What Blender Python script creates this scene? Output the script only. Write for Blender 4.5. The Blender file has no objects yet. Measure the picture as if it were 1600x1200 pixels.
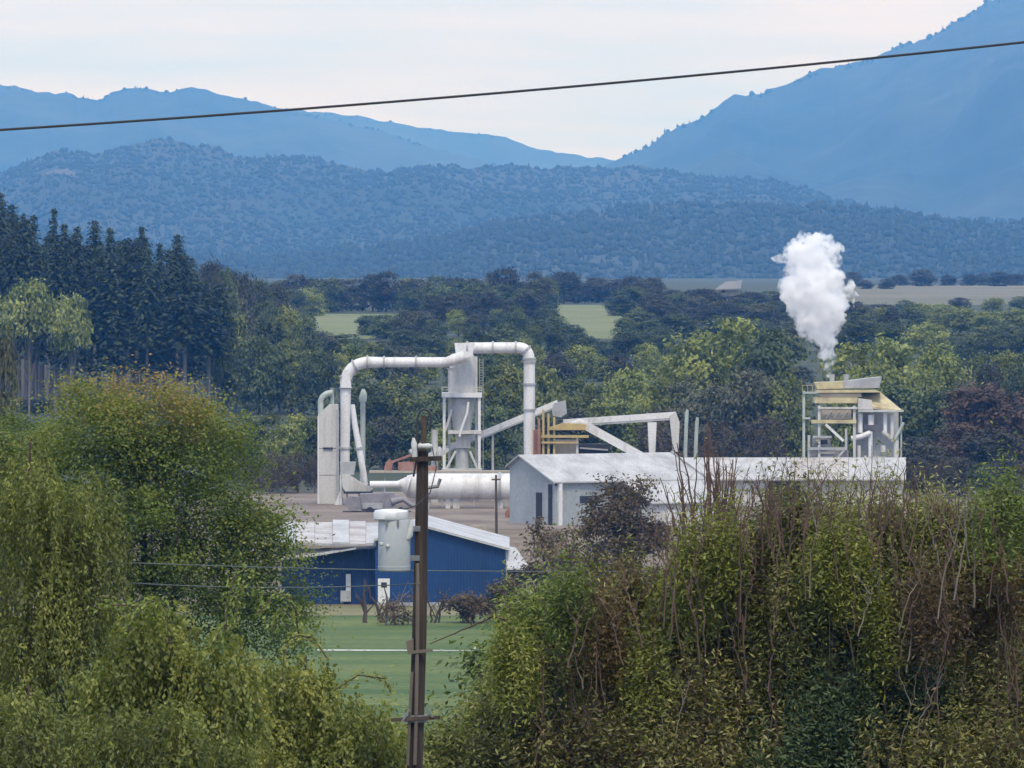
import bpy, math, random
import numpy as np
from mathutils import Vector, noise as mnoise

scene = bpy.context.scene
COL = scene.collection
F = 11555.0        # focal length in pixels of the 1600 px wide photograph
HY = 414.0         # row of the horizon
CZ = 31.0          # camera height above the valley floor

# ------------------------------------------------------------------ camera
cam_data = bpy.data.cameras.new("camera")
cam = bpy.data.objects.new("camera", cam_data)
COL.objects.link(cam)
cam.location = (0, 0, CZ)
cam.rotation_euler = (math.radians(90), 0, 0)
cam_data.sensor_width = 36.0
cam_data.lens = 36.0 * F / 1600.0
cam_data.shift_y = -(600 - HY) / 1600.0
cam_data.clip_start = 1.0
cam_data.clip_end = 60000.0
scene.camera = cam

# ------------------------------------------------------------------ sky and sun
SUN_EL, SUN_AZ = math.radians(58), math.radians(172)   # azimuth clockwise from +Y
world = bpy.data.worlds.new("World")
scene.world = world
world.use_nodes = True
wn, wl = world.node_tree.nodes, world.node_tree.links
wn.clear()
w_out = wn.new("ShaderNodeOutputWorld")
w_bg = wn.new("ShaderNodeBackground")
w_bg.inputs["Strength"].default_value = 0.1
sky = wn.new("ShaderNodeTexSky")
sky.sky_type = 'NISHITA'
sky.sun_disc = False
sky.sun_elevation = SUN_EL
sky.sun_rotation = SUN_AZ
tc = wn.new("ShaderNodeTexCoord")
mp = wn.new("ShaderNodeMapping")
mp.inputs["Scale"].default_value = (14.0, 14.0, 160.0)
n1 = wn.new("ShaderNodeTexNoise")
n1.inputs["Scale"].default_value = 1.0
n1.inputs["Detail"].default_value = 5.0
n1.inputs["Roughness"].default_value = 0.55
ramp = wn.new("ShaderNodeValToRGB")
cr = ramp.color_ramp
cr.elements[0].position = 0.36
cr.elements[0].color = (4.2, 5.45, 8.0, 1)
cr.elements[1].position = 0.64
cr.elements[1].color = (5.75, 6.1, 7.35, 1)
wmix = wn.new("ShaderNodeMixRGB")
wmix.inputs[0].default_value = 0.9           # thin high overcast over the clear sky
wl.new(tc.outputs["Generated"], mp.inputs["Vector"])
wl.new(mp.outputs["Vector"], n1.inputs["Vector"])
wl.new(n1.outputs["Fac"], ramp.inputs["Fac"])
wl.new(sky.outputs["Color"], wmix.inputs[1])
wl.new(ramp.outputs["Color"], wmix.inputs[2])
wl.new(wmix.outputs["Color"], w_bg.inputs["Color"])
wl.new(w_bg.outputs["Background"], w_out.inputs["Surface"])

sun_data = bpy.data.lights.new("sun", 'SUN')
sun_data.energy = 1.5
sun_data.angle = math.radians(12)
sun_data.color = (1.0, 0.90, 0.72)
sun = bpy.data.objects.new("sun", sun_data)
COL.objects.link(sun)
sdir = Vector((math.sin(SUN_AZ) * math.cos(SUN_EL), math.cos(SUN_AZ) * math.cos(SUN_EL), math.sin(SUN_EL)))
sun.rotation_euler = sdir.to_track_quat('Z', 'Y').to_euler()
sun.location = (0, 0, 300)

scene.view_settings.view_transform = 'Standard'
scene.view_settings.look = 'None'
scene.view_settings.gamma = 1.0
scene.view_settings.exposure = 0.76
scene.view_settings.use_curve_mapping = False
scene.cycles.use_denoising = True
scene.cycles.max_bounces = 15
scene.cycles.diffuse_bounces = 3
scene.cycles.transmission_bounces = 4
scene.cycles.transparent_max_bounces = 8
scene.cycles.volume_bounces = 14

HAZE_DENSITY = 0.70e-4
HAZE_COLOR = (0.115, 0.42, 1.05)      # scattering per channel: air scatters blue most

# ------------------------------------------------------------------ helpers
def PX(px, D):
    return (px - 800.0) / F * D
def PZ(py, D):
    return CZ - (py - HY) / F * D
def P(px, py, D):
    return Vector((PX(px, D), D, PZ(py, D)))
def lerp(a, b, t):
    return a + (b - a) * t
def ground(D):
    """Height of the ground at distance D (numpy friendly)."""
    return np.interp(D, [-200, 0, 25, 70, 130, 200, 280, 360, 1150, 1400, 1900, 2500, 3500, 6000, 26000],
                        [29.6, 29.3, 28.4, 22.5, 13.5, 6.5, 1.8, 0.0, 0.0, 3.6, 13.4, 17.0, 20.5, 19.0, 22.0])
def gz(D):
    return float(ground(D))

def tag(o, label=None, cat=None, group=None, kind=None):
    if label: o["label"] = label
    if cat: o["category"] = cat
    if group: o["group"] = group
    if kind: o["kind"] = kind
    return o

def thing(name, label, cat, loc, group=None):
    o = bpy.data.objects.new(name, None)
    o.empty_display_size = 0.5
    COL.objects.link(o)
    o.location = loc
    return tag(o, label, cat, group)

def root_loc(o):
    v = Vector((0, 0, 0))
    while o is not None:
        v = v + o.location
        o = o.parent
    return v

class MB:
    """Collects shapes in world coordinates; build() links them as ONE mesh object."""
    def __init__(self):
        self.v, self.f, self.m = [], [], []
    def add(self, vs, fs, mi=0):
        b = len(self.v)
        self.v.extend([tuple(p) for p in vs])
        for f in fs:
            self.f.append(tuple(b + i for i in f)); self.m.append(mi)
        return self
    def hexa(self, p, mi=0):     # 8 corners: bottom 4 ccw, top 4 ccw
        return self.add(p, [(3, 2, 1, 0), (4, 5, 6, 7), (0, 1, 5, 4), (1, 2, 6, 5), (2, 3, 7, 6), (3, 0, 4, 7)], mi)
    def box(self, x0, x1, y0, y1, z0, z1, mi=0):
        return self.hexa([(x0, y0, z0), (x1, y0, z0), (x1, y1, z0), (x0, y1, z0),
                          (x0, y0, z1), (x1, y0, z1), (x1, y1, z1), (x0, y1, z1)], mi)
    def pbox(self, px0, px1, py0, py1, D, dep, mi=0):    # pixel rectangle of the photograph standing at distance D
        return self.box(PX(px0, D), PX(px1, D), D, D + dep, PZ(py1, D), PZ(py0, D), mi)
    def prism(self, poly, y0, y1, mi=0):                 # polygon of (x, z), extruded in y
        n = len(poly)
        vs = [(x, y0, z) for x, z in poly] + [(x, y1, z) for x, z in poly]
        fs = [tuple(range(n)), tuple(range(2 * n - 1, n - 1, -1))]
        fs += [(i, i + n, (i + 1) % n + n, (i + 1) % n) for i in range(n)]
        return self.add(vs, fs, mi)
    def pprism(self, poly, D, dep, mi=0):
        return self.prism([(PX(a, D), PZ(b, D)) for a, b in poly], D, D + dep, mi)
    def slab(self, a, b, c, d, t, mi=0):                 # sheet a b c d, thickened by t downwards
        dn = Vector((0, 0, -t))
        q = [Vector(k) for k in (a, b, c, d)]
        return self.hexa([k + dn for k in q] + q, mi)
    def beam(self, a, b, w, h=None, mi=0):
        a, b = Vector(a), Vector(b)
        h = h or w
        d = (b - a).normalized()
        s = d.cross(Vector((0, 0, 1)))
        if s.length < 1e-3: s = Vector((1, 0, 0))
        s.normalize(); u = s.cross(d).normalized()
        s = s * w / 2; u = u * h / 2
        return self.hexa([a - s - u, a + s - u, b + s - u, b - s - u, a - s + u, a + s + u, b + s + u, b - s + u], mi)
    def tube(self, pts, r, n=10, mi=0, caps=True):
        pts = [Vector(p) for p in pts]
        rs = r if isinstance(r, (list, tuple)) else [r] * len(pts)
        vs, fs, prev = [], [], None
        for i, p in enumerate(pts):
            d = (pts[min(i + 1, len(pts) - 1)] - pts[max(i - 1, 0)]).normalized()
            if prev is None:
                s = d.cross(Vector((0.13, 1, 0.07)))
                if s.length < 1e-3: s = d.cross(Vector((1, 0, 0)))
            else:
                s = prev - d * prev.dot(d)
            s.normalize(); prev = s
            t = d.cross(s)
            for k in range(n):
                a = 2 * math.pi * k / n
                vs.append(p + (s * math.cos(a) + t * math.sin(a)) * rs[i])
        for i in range(len(pts) - 1):
            for k in range(n):
                k2 = (k + 1) % n
                fs.append((i * n + k, i * n + k2, (i + 1) * n + k2, (i + 1) * n + k))
        if caps:
            fs.append(tuple(range(n - 1, -1, -1)))
            fs.append(tuple(range((len(pts) - 1) * n, len(pts) * n)))
        return self.add(vs, fs, mi)
    def ptube(self, pp, D, dia, n=14, mi=0):             # pixel path at distance D, pixel diameter(s)
        r = [x / 2 * D / F for x in dia] if isinstance(dia, (list, tuple)) else dia / 2 * D / F
        return self.tube([P(a, b, D) for a, b in pp], r, n, mi)
    def build(self, name, mat, parent=None, smooth=False, origin=None):
        me = bpy.data.meshes.new(name)
        ro = root_loc(parent) if parent else (Vector(origin) if origin else Vector((0, 0, 0)))
        me.from_pydata([(a - ro.x, b - ro.y, c - ro.z) for a, b, c in self.v], [], self.f)
        mats = mat if isinstance(mat, (list, tuple)) else [mat]
        for k in mats: me.materials.append(k)
        me.polygons.foreach_set("material_index", self.m)
        me.update()
        # consistent normals
        import bmesh
        bm = bmesh.new(); bm.from_mesh(me)
        bmesh.ops.recalc_face_normals(bm, faces=bm.faces)
        bm.to_mesh(me); bm.free()
        if smooth:
            me.polygons.foreach_set("use_smooth", [True] * len(me.polygons))
            try: me.set_sharp_from_angle(angle=math.radians(40))
            except Exception: pass
        o = bpy.data.objects.new(name, me)
        COL.objects.link(o)
        if parent: o.parent = parent
        elif origin: o.location = origin
        return o

def arc(p0, pc, p1, n=7):     # quadratic bend in pixels
    out = []
    for i in range(n + 1):
        t = i / n
        out.append(((1 - t) ** 2 * p0[0] + 2 * t * (1 - t) * pc[0] + t * t * p1[0],
                    (1 - t) ** 2 * p0[1] + 2 * t * (1 - t) * pc[1] + t * t * p1[1]))
    return out

def raw_mesh(name, verts, faces, mats, tint=None, midx=None, smooth=False):
    """verts (N,3), faces (M,k) arrays -> mesh, quickly."""
    verts = np.asarray(verts, np.float32); faces = np.asarray(faces, np.int32)
    k = faces.shape[1]
    me = bpy.data.meshes.new(name)
    me.vertices.add(len(verts)); me.vertices.foreach_set("co", verts.ravel())
    me.loops.add(faces.size); me.loops.foreach_set("vertex_index", faces.ravel())
    me.polygons.add(len(faces))
    me.polygons.foreach_set("loop_start", np.arange(0, faces.size, k, dtype=np.int32))
    for m in (mats if isinstance(mats, (list, tuple)) else [mats]): me.materials.append(m)
    if midx is not None: me.polygons.foreach_set("material_index", np.asarray(midx, np.int32))
    if smooth: me.polygons.foreach_set("use_smooth", np.ones(len(faces), bool))
    if tint is not None:
        at = me.attributes.new("tint", 'FLOAT', 'POINT')
        at.data.foreach_set("value", np.asarray(tint, np.float32))
    me.update(calc_edges=True)
    return me

def link(name, me, parent=None, loc=None):
    o = bpy.data.objects.new(name, me)
    COL.objects.link(o)
    if parent: o.parent = parent
    if loc is not None: o.location = loc
    return o

def copy_tree(o, parent=None):
    c = o.copy(); COL.objects.link(c)
    if parent: c.parent = parent
    for ch in list(o.children): copy_tree(ch, c)
    return c

# ------------------------------------------------------------------ materials
def new_mat(name):
    m = bpy.data.materials.new(name); m.use_nodes = True
    nt = m.node_tree
    return m, nt.nodes, nt.links, nt.nodes["Principled BSDF"]

def paint(name, c1, c2=None, rough=0.6, scale=0.6, stretch=(1, 1, 1), metallic=0.0, lo=0.4, hi=0.7, wave=None, bump=0.0, fine=0.12, spec=0.4):
    """Worn surface: two colours mixed by stretched noise, fine mottling, optional ribs as relief."""
    m, n, l, b = new_mat(name)
    c2 = c2 or tuple(x * 0.75 for x in c1)
    t = n.new("ShaderNodeTexCoord"); mp_ = n.new("ShaderNodeMapping")
    mp_.inputs["Scale"].default_value = stretch
    l.new(t.outputs["Object"], mp_.inputs["Vector"])
    nz = n.new("ShaderNodeTexNoise"); nz.inputs["Scale"].default_value = scale
    nz.inputs["Detail"].default_value = 6; nz.inputs["Roughness"].default_value = 0.62
    l.new(mp_.outputs["Vector"], nz.inputs["Vector"])
    r = n.new("ShaderNodeValToRGB")
    r.color_ramp.elements[0].position = lo; r.color_ramp.elements[0].color = (*c1, 1)
    r.color_ramp.elements[1].position = hi; r.color_ramp.elements[1].color = (*c2, 1)
    l.new(nz.outputs["Fac"], r.inputs["Fac"])
    nf = n.new("ShaderNodeTexNoise"); nf.inputs["Scale"].default_value = scale * 9
    nf.inputs["Detail"].default_value = 3
    l.new(t.outputs["Object"], nf.inputs["Vector"])
    mr = n.new("ShaderNodeMapRange")
    mr.inputs["From Min"].default_value = 0.25; mr.inputs["From Max"].default_value = 0.75
    mr.inputs["To Min"].default_value = 1 - fine; mr.inputs["To Max"].default_value = 1 + fine
    l.new(nf.outputs["Fac"], mr.inputs["Value"])
    mul = n.new("ShaderNodeVectorMath"); mul.operation = 'SCALE'
    l.new(r.outputs["Color"], mul.inputs[0]); l.new(mr.outputs["Result"], mul.inputs["Scale"])
    l.new(mul.outputs["Vector"], b.inputs["Base Color"])
    b.inputs["Roughness"].default_value = rough
    b.inputs["Metallic"].default_value = metallic
    b.inputs["Specular IOR Level"].default_value = spec
    if wave or bump:
        bp = n.new("ShaderNodeBump"); bp.inputs["Strength"].default_value = 0.6
        bp.inputs["Distance"].default_value = bump or 0.03
        if wave:
            wv = n.new("ShaderNodeTexWave"); wv.wave_type = 'BANDS'; wv.bands_direction = wave[0]
            wv.inputs["Scale"].default_value = wave[1]; wv.inputs["Distortion"].default_value = 0.0
            l.new(t.outputs["Object"], wv.inputs["Vector"]); l.new(wv.outputs["Fac"], bp.inputs["Height"])
        else:
            l.new(nf.outputs["Fac"], bp.inputs["Height"])
        l.new(bp.outputs["Normal"], b.inputs["Normal"])
    return m

def leaf_mat(name, colors, rough=0.55, vary=0.35, trans=0.35):
    """Leaves: each leaf picks its own colour from the ramp, each tree its own brightness; light passes through."""
    m, n, l, b = new_mat(name)
    at = n.new("ShaderNodeAttribute"); at.attribute_name = "tint"
    r = n.new("ShaderNodeValToRGB")
    e = r.color_ramp.elements
    for i, c in enumerate(colors):
        p = i / (len(colors) - 1)
        if i == 0: e[0].position = 0; e[0].color = (*c, 1)
        elif i == len(colors) - 1: e[-1].position = 1; e[-1].color = (*c, 1)
        else:
            k = e.new(p); k.color = (*c, 1)
    l.new(at.outputs["Fac"], r.inputs["Fac"])
    oi = n.new("ShaderNodeObjectInfo")
    mr = n.new("ShaderNodeMapRange")
    mr.inputs["To Min"].default_value = 1 - vary; mr.inputs["To Max"].default_value = 1 + vary
    l.new(oi.outputs["Random"], mr.inputs["Value"])
    mul = n.new("ShaderNodeVectorMath"); mul.operation = 'SCALE'
    l.new(r.outputs["Color"], mul.inputs[0]); l.new(mr.outputs["Result"], mul.inputs["Scale"])
    l.new(mul.outputs["Vector"], b.inputs["Base Color"])
    b.inputs["Roughness"].default_value = rough
    b.inputs["Specular IOR Level"].default_value = 0.35
    if trans > 0:
        tr = n.new("ShaderNodeBsdfTranslucent")
        tw = n.new("ShaderNodeVectorMath"); tw.operation = 'MULTIPLY'
        tw.inputs[1].default_value = (1.15, 1.25, 0.7)
        l.new(mul.outputs["Vector"], tw.inputs[0])
        l.new(tw.outputs["Vector"], tr.inputs["Color"])
        mx = n.new("ShaderNodeMixShader"); mx.inputs[0].default_value = trans
        l.new(b.outputs["BSDF"], mx.inputs[1]); l.new(tr.outputs["BSDF"], mx.inputs[2])
        out = [k for k in n if k.type == 'OUTPUT_MATERIAL'][0]
        l.new(mx.outputs["Shader"], out.inputs["Surface"])
    return m

M = {}
M['white'] = paint("white_steel", (0.68, 0.68, 0.675), (0.36, 0.33, 0.29), 0.5, 0.45, (1.4, 1.4, 0.22), lo=0.50, hi=0.80)
M['cream'] = paint("cream_steel", (0.54, 0.53, 0.50), (0.30, 0.28, 0.25), 0.55, 0.5, (1.4, 1.4, 0.2), lo=0.46, hi=0.78)
M['grey'] = paint("grey_steel", (0.40, 0.41, 0.41), (0.26, 0.26, 0.26), 0.5, 0.4, (1, 1, 0.4))
M['palegreen'] = paint("pale_green_steel", (0.42, 0.47, 0.43), (0.30, 0.33, 0.30), 0.5, 0.5)
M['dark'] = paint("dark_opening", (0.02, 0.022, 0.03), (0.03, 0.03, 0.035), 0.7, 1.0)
M['ochre'] = paint("ochre_paint", (0.48, 0.37, 0.14), (0.36, 0.27, 0.13), 0.6, 0.7, (1, 1, 0.5))
M['yellow'] = paint("weathered_yellow_sheet", (0.55, 0.49, 0.28), (0.36, 0.28, 0.17), 0.6, 0.7, (1, 1, 1))
M['rust'] = paint("rusty_steel", (0.26, 0.12, 0.08), (0.36, 0.22, 0.16), 0.75, 0.9)
M['tan'] = paint("tan_steel", (0.42, 0.37, 0.29), (0.32, 0.28, 0.22), 0.65, 0.6)
M['roof'] = paint("white_roof_sheet", (0.48, 0.48, 0.475), (0.27, 0.265, 0.255), 0.5, 0.3, (1, 1, 1), lo=0.42, hi=0.74, wave=('X', 1.6), bump=0.03)
M['roofb'] = paint("brown_stained_roof_sheet", (0.50, 0.48, 0.46), (0.27, 0.23, 0.20), 0.55, 0.3, (0.6, 2.0, 1), lo=0.4, hi=0.66, wave=('X', 1.6), bump=0.03)
M['gablewall'] = paint("grey_green_siding", (0.34, 0.37, 0.38), (0.26, 0.29, 0.30), 0.6, 0.3, (1, 1, 0.3), wave=('X', 1.2), bump=0.02)
M['blue'] = paint("blue_siding", (0.006, 0.044, 0.155), (0.005, 0.034, 0.115), 0.55, 0.25, (1, 1, 0.35), wave=('X', 1.1), bump=0.05)
M['purple'] = paint("purple_grey_machine_paint", (0.26, 0.245, 0.265), (0.16, 0.145, 0.155), 0.6, 0.7)
M['tank'] = paint("transformer_grey_paint", (0.47, 0.50, 0.50), (0.40, 0.425, 0.42), 0.42, 1.6, (1, 1, 0.5), fine=0.05)
M['lid'] = paint("transformer_lid_paint", (0.74, 0.74, 0.73), (0.64, 0.64, 0.63), 0.4, 2.5, fine=0.05)
M['pole'] = paint("weathered_pole_wood", (0.030, 0.022, 0.018), (0.10, 0.072, 0.052), 0.9, 6.0, (1, 1, 0.05), lo=0.45, hi=0.72, bump=0.012)
M['conduit'] = paint("pale_conduit", (0.17, 0.14, 0.105), (0.11, 0.09, 0.07), 0.6, 3.0, (1, 1, 0.2))
M['porcelain'] = paint("porcelain", (0.55, 0.55, 0.52), (0.48, 0.48, 0.46), 0.25, 3.0)
M['iron'] = paint("galvanised_iron", (0.26, 0.27, 0.27), (0.14, 0.14, 0.14), 0.5, 4.0, metallic=0.4)
M['wire'] = paint("dark_cable", (0.035, 0.038, 0.050), (0.025, 0.028, 0.035), 0.6, 1.0)
M['wire2'] = paint("grey_green_cable", (0.13, 0.16, 0.14), (0.10, 0.12, 0.11), 0.6, 1.0)
M['bark'] = paint("brown_bark", (0.055, 0.040, 0.030), (0.115, 0.085, 0.062), 0.9, 3.0, (1, 1, 0.25), bump=0.01)
M['palebark'] = paint("pale_grey_bark", (0.21, 0.185, 0.17), (0.07, 0.06, 0.055), 0.9, 0.5, (1, 1, 0.15))
M['twig'] = paint("twig_bark", (0.115, 0.070, 0.052), (0.050, 0.031, 0.025), 0.85, 4.0, (1, 1, 0.3))
M['weathered'] = paint("weathered_grey_roof", (0.20, 0.20, 0.20), (0.15, 0.15, 0.15), 0.7, 0.3)
M['gravel'] = paint("gravel_yard", (0.24, 0.195, 0.155), (0.14, 0.105, 0.080), 0.9, 0.09, (1, 0.6, 1), lo=0.38, hi=0.64)
M['dirt'] = paint("brown_dirt", (0.14, 0.105, 0.065), (0.20, 0.155, 0.105), 0.95, 0.12, lo=0.38, hi=0.64, fine=0.25)
M['lawn'] = paint("mown_grass", (0.040, 0.086, 0.007), (0.115, 0.146, 0.028), 0.9, 0.12, (0.14, 0.55, 1), lo=0.40, hi=0.62, fine=0.3)
M['dry'] = paint("dry_grass", (0.20, 0.18, 0.085), (0.13, 0.14, 0.06), 0.95, 0.2, (0.3, 1, 1), fine=0.25)
M['pasture'] = paint("pale_pasture", (0.13, 0.16, 0.055), (0.20, 0.20, 0.09), 0.95, 0.03, (0.5, 1, 1))
M['stubble'] = paint("stubble_field", (0.22, 0.185, 0.14), (0.11, 0.115, 0.065), 0.95, 0.010, (0.35, 0.5, 1), lo=0.35, hi=0.65)
M['ground'] = paint("rough_ground", (0.030, 0.045, 0.016), (0.060, 0.062, 0.030), 0.95, 0.05, lo=0.38, hi=0.64, fine=0.3)
M['hill'] = paint("forest_hillside", (0.010, 0.022, 0.014), (0.046, 0.052, 0.034), 0.95, 0.0016, (1, 0.35, 1), lo=0.40, hi=0.66, fine=0.4)
M['clearing'] = paint("cut_clearing", (0.155, 0.12, 0.10), (0.06, 0.06, 0.042), 0.95, 0.006, fine=0.2)
M['farleaf'] = leaf_mat("far_forest_leaf", [(0.020, 0.033, 0.020), (0.026, 0.039, 0.024), (0.032, 0.044, 0.028)], 0.8, 0.1, 0.0)
# ------------------------------------------------------------------ ground
rng = np.random.default_rng(7)
def ground_noise(x, D):
    return (0.18 * np.sin(x * 0.043 + D * 0.011) * np.sin(D * 0.031 + 1.3) + 0.1 * np.sin(x * 0.11 - D * 0.07))
Ds = np.concatenate([np.linspace(-200, 380, 50), np.geomspace(390, 25500, 140)])
us = np.linspace(-1, 1, 81)
DD, UU = np.meshgrid(Ds, us, indexing='ij')
XX = UU * np.maximum(450, 0.22 * np.abs(DD) + 350)
damp = np.clip((np.abs(DD - 750) - 420) / 100, 0, 1)      # the plant stands on level ground
ZZ = ground(DD) + ground_noise(XX, DD) * damp - 0.02
vs = np.stack([XX, DD, ZZ], -1).reshape(-1, 3)
nu = len(us)
ii, jj = np.meshgrid(np.arange(len(Ds) - 1), np.arange(nu - 1), indexing='ij')
a = (ii * nu + jj).ravel()
fs = np.stack([a, a + 1, a + nu + 1, a + nu], -1)
tag(link("ground", raw_mesh("ground", vs, fs, M['ground'], smooth=True)), kind="structure")

def sheet(name, mat, x_left, x_right, d0, d1, lift, nx=24, nd=14, ragged=0.0, seed=1):
    """Flat cover lying on the ground, edges slightly ragged."""
    r = np.random.default_rng(seed)
    D = np.linspace(d0, d1, nd)
    el = np.convolve(r.normal(0, 1, nd + 4), np.ones(5) / 5, 'valid') * ragged
    er = np.convolve(r.normal(0, 1, nd + 4), np.ones(5) / 5, 'valid') * ragged
    ef = np.convolve(r.normal(0, 1, nx + 4), np.ones(5) / 5, 'valid') * ragged
    V = []
    for i, d in enumerate(D):
        xl = (x_left(d) if callable(x_left) else x_left) + el[i]
        xr = (x_right(d) if callable(x_right) else x_right) + er[i]
        for j in range(nx):
            u = j / (nx - 1)
            d2 = d + (ef[j] if i in (0, nd - 1) else 0)
            V.append((lerp(xl, xr, u), d2, gz(d2) + (lift if lift < 0.2 or 0 < i < nd - 1 else -0.3)))
    V = np.array(V)
    ii, jj = np.meshgrid(np.arange(nd - 1), np.arange(nx - 1), indexing='ij')
    a = (ii * nx + jj).ravel()
    o = link(name, raw_mesh(name, V, np.stack([a, a + 1, a + nx + 1, a + nx], -1), mat))
    return tag(o, kind="structure")

sheet("lawn", M['lawn'], -45, 40, 420, 655, 0.03, ragged=1.5, seed=2)
sheet("dry_grass_strip", M['dry'], -45, 30, 652, 672, 0.05, ragged=1.2, seed=3)
sheet("dirt_ground", M['dirt'], -70, 90, 668, 880, 0.04, ragged=2, seed=4)
sheet("gravel_yard", M['gravel'], -42, 70, 868, 1010, 0.07, ragged=3, seed=5)
sheet("pasture", M['pasture'], lambda d: PX(470, d), lambda d: PX(660, d), 1840, 2300, 0.4, ragged=4, seed=6)
sheet("pasture", M['pasture'], lambda d: PX(850, d), lambda d: PX(985, d), 1830, 2560, 0.4, ragged=4, seed=7)
sheet("pasture", M['pasture'], lambda d: PX(1060, d), lambda d: PX(1180, d), 2300, 2560, 0.4, ragged=4, seed=8)
sheet("stubble_field", M['stubble'], lambda d: PX(1270, d), lambda d: PX(1900, d), 2550, 3700, 0.5, ragged=6, seed=9)

# ------------------------------------------------------------------ hills
def bumps(px, seed, amp, step):
    r = np.random.default_rng(seed)
    k = np.arange(-4000, 5000, step)
    return np.interp(px, k, r.normal(0, amp, len(k)))

class Hill:
    def __init__(self, name, prof, D0, D1, seed, rough=1.0):
        self.px, self.py = zip(*prof)
        D0, D1 = D0 * 1.45, D1 * 1.45
        self.D0, self.D1, self.seed, self.rough = D0, D1, seed, rough
        pxs = np.concatenate([np.linspace(-2600, -160, 50), np.linspace(-150, 1750, 420), np.linspace(1760, 4200, 50)])
        ts = np.concatenate([np.linspace(0, 1, 64), np.linspace(1.06, 1.7, 8)])
        V = np.array([[self.pt(p, t) for p in pxs] for t in ts]).reshape(-1, 3)
        n = len(pxs)
        ii, jj = np.meshgrid(np.arange(len(ts) - 1), np.arange(n - 1), indexing='ij')
        a = (ii * n + jj).ravel()
        self.o = link(name, raw_mesh(name, V, np.stack([a, a + 1, a + n + 1, a + n], -1), M['hill'], smooth=True))
        tag(self.o, kind="structure")
    def pt(self, px, t):
        D = lerp(self.D0, self.D1, t)
        ridge = np.interp(px, self.px, self.py) + bumps(px, self.seed, 1.5 * self.rough, 24) + bumps(px, self.seed + 50, 1.2 * self.rough, 9)
        zr = PZ(ridge, self.D1); zb = gz(self.D0) - 6
        if t <= 1:
            s = t ** 0.85
            fold = math.sin(px * 0.011 + self.seed + 2.2 * t) * 0.5 + math.sin(px * 0.027 - 3.1 * t + self.seed * 2) * 0.3
            x0 = (px - 800) / F * D
            nz = mnoise.fractal((x0 * 0.0028 + self.seed, D * 0.0011, self.seed), 0.9, 2.1, 5)
            z = lerp(zb, zr, s) + (fold * 0.13 + nz * 0.10) * (zr - zb) * math.sin(math.pi * t)
        else:
            z = zr - (t - 1) * (zr - zb) * 1.2
        x = (px - 800) / F * D
        return (x, D, z)
    def find(self, px, py):            # t where the slope shows at row py
        best = min((abs(HY - (self.pt(px, t)[2] - CZ) * F / lerp(self.D0, self.D1, t) - py), t) for t in np.linspace(0, 1, 120))
        return best[1]

ridge_far = Hill("hill", [(-2600, 260), (-600, 240), (300, 168), (400, 164), (470, 172), (530, 177), (560, 181), (650, 199), (720, 207), (790, 213), (830, 230), (900, 243), (960, 251), (1050, 262), (1300, 290), (4200, 300)], 12600, 15600, 3, 0.7)
ridge_left = Hill("hill", [(-2600, 210), (-900, 190), (-300, 120), (0, 134), (50, 140), (100, 147), (155, 155), (195, 139), (240, 139), (268, 145), (298, 135), (340, 144), (390, 157), (450, 171), (500, 183), (580, 200), (650, 222), (720, 243), (800, 262), (900, 285), (1100, 330), (4200, 380)], 9800, 13200, 5, 0.8)
ridge_right = Hill("mountain", [(-2600, 390), (700, 330), (900, 278), (960, 254), (985, 244), (1020, 222), (1060, 198), (1100, 180), (1140, 151), (1170, 148), (1200, 141), (1240, 130), (1280, 111), (1340, 95), (1400, 75), (1440, 61), (1480, 45), (1520, 15), (1560, -2), (1650, -30), (1900, -80), (2600, -120), (4200, 100)], 8200, 12200, 8, 1.2)
foothill_back = Hill("foothill", [(-2600, 260), (-600, 250), (-100, 268), (0, 272), (60, 243), (100, 231), (130, 236), (160, 240), (200, 228), (240, 222), (280, 222), (330, 230), (360, 243), (420, 247), (470, 247), (500, 246), (560, 263), (600, 268), (650, 262), (690, 258), (740, 262), (800, 261), (860, 263), (900, 259), (940, 262), (990, 259), (1050, 265), (1100, 276), (1180, 277), (1250, 290), (1350, 322), (1450, 338), (1600, 345), (2200, 330), (4200, 330)], 5900, 7800, 12, 1.3)
foothill_front = Hill("foothill", [(-2600, 350), (-300, 330), (0, 352), (200, 380), (350, 398), (450, 400), (560, 388), (680, 372), (760, 352), (840, 338), (920, 332), (1000, 322), (1080, 318), (1180, 322), (1260, 326), (1320, 318), (1380, 330), (1450, 342), (1540, 350), (1700, 340), (2300, 330), (4200, 340)], 4500, 5700, 17, 1.5)

CLEARINGS = [(foothill_back, 95, 270, 34, 5)]
def in_clearing(h, px, py):
    return any(h is c[0] and ((px - c[1]) / c[3]) ** 2 + ((py - c[2]) / c[4]) ** 2 < 1 for c in CLEARINGS)
for h, cx, cy, rx, ry in CLEARINGS:        # bare ground on the slope itself
    me = h.o.data
    if M['clearing'].name not in me.materials: me.materials.append(M['clearing'])
    xs = np.linspace(cx - rx, cx + rx, 15)
    fit = np.polyfit(xs, [h.find(q, cy) for q in xs], 1)
    for p in me.polygons:
        c = p.center; q = 800 + c.x / c.y * F
        if c.y < h.D1 and abs(q - cx) < rx:
            b_ = ((c.y - h.D0) / (h.D1 - h.D0) - np.polyval(fit, q)) / 0.020
            if ((q - cx) / rx) ** 2 + b_ * b_ < 1: p.material_index = 1

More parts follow.
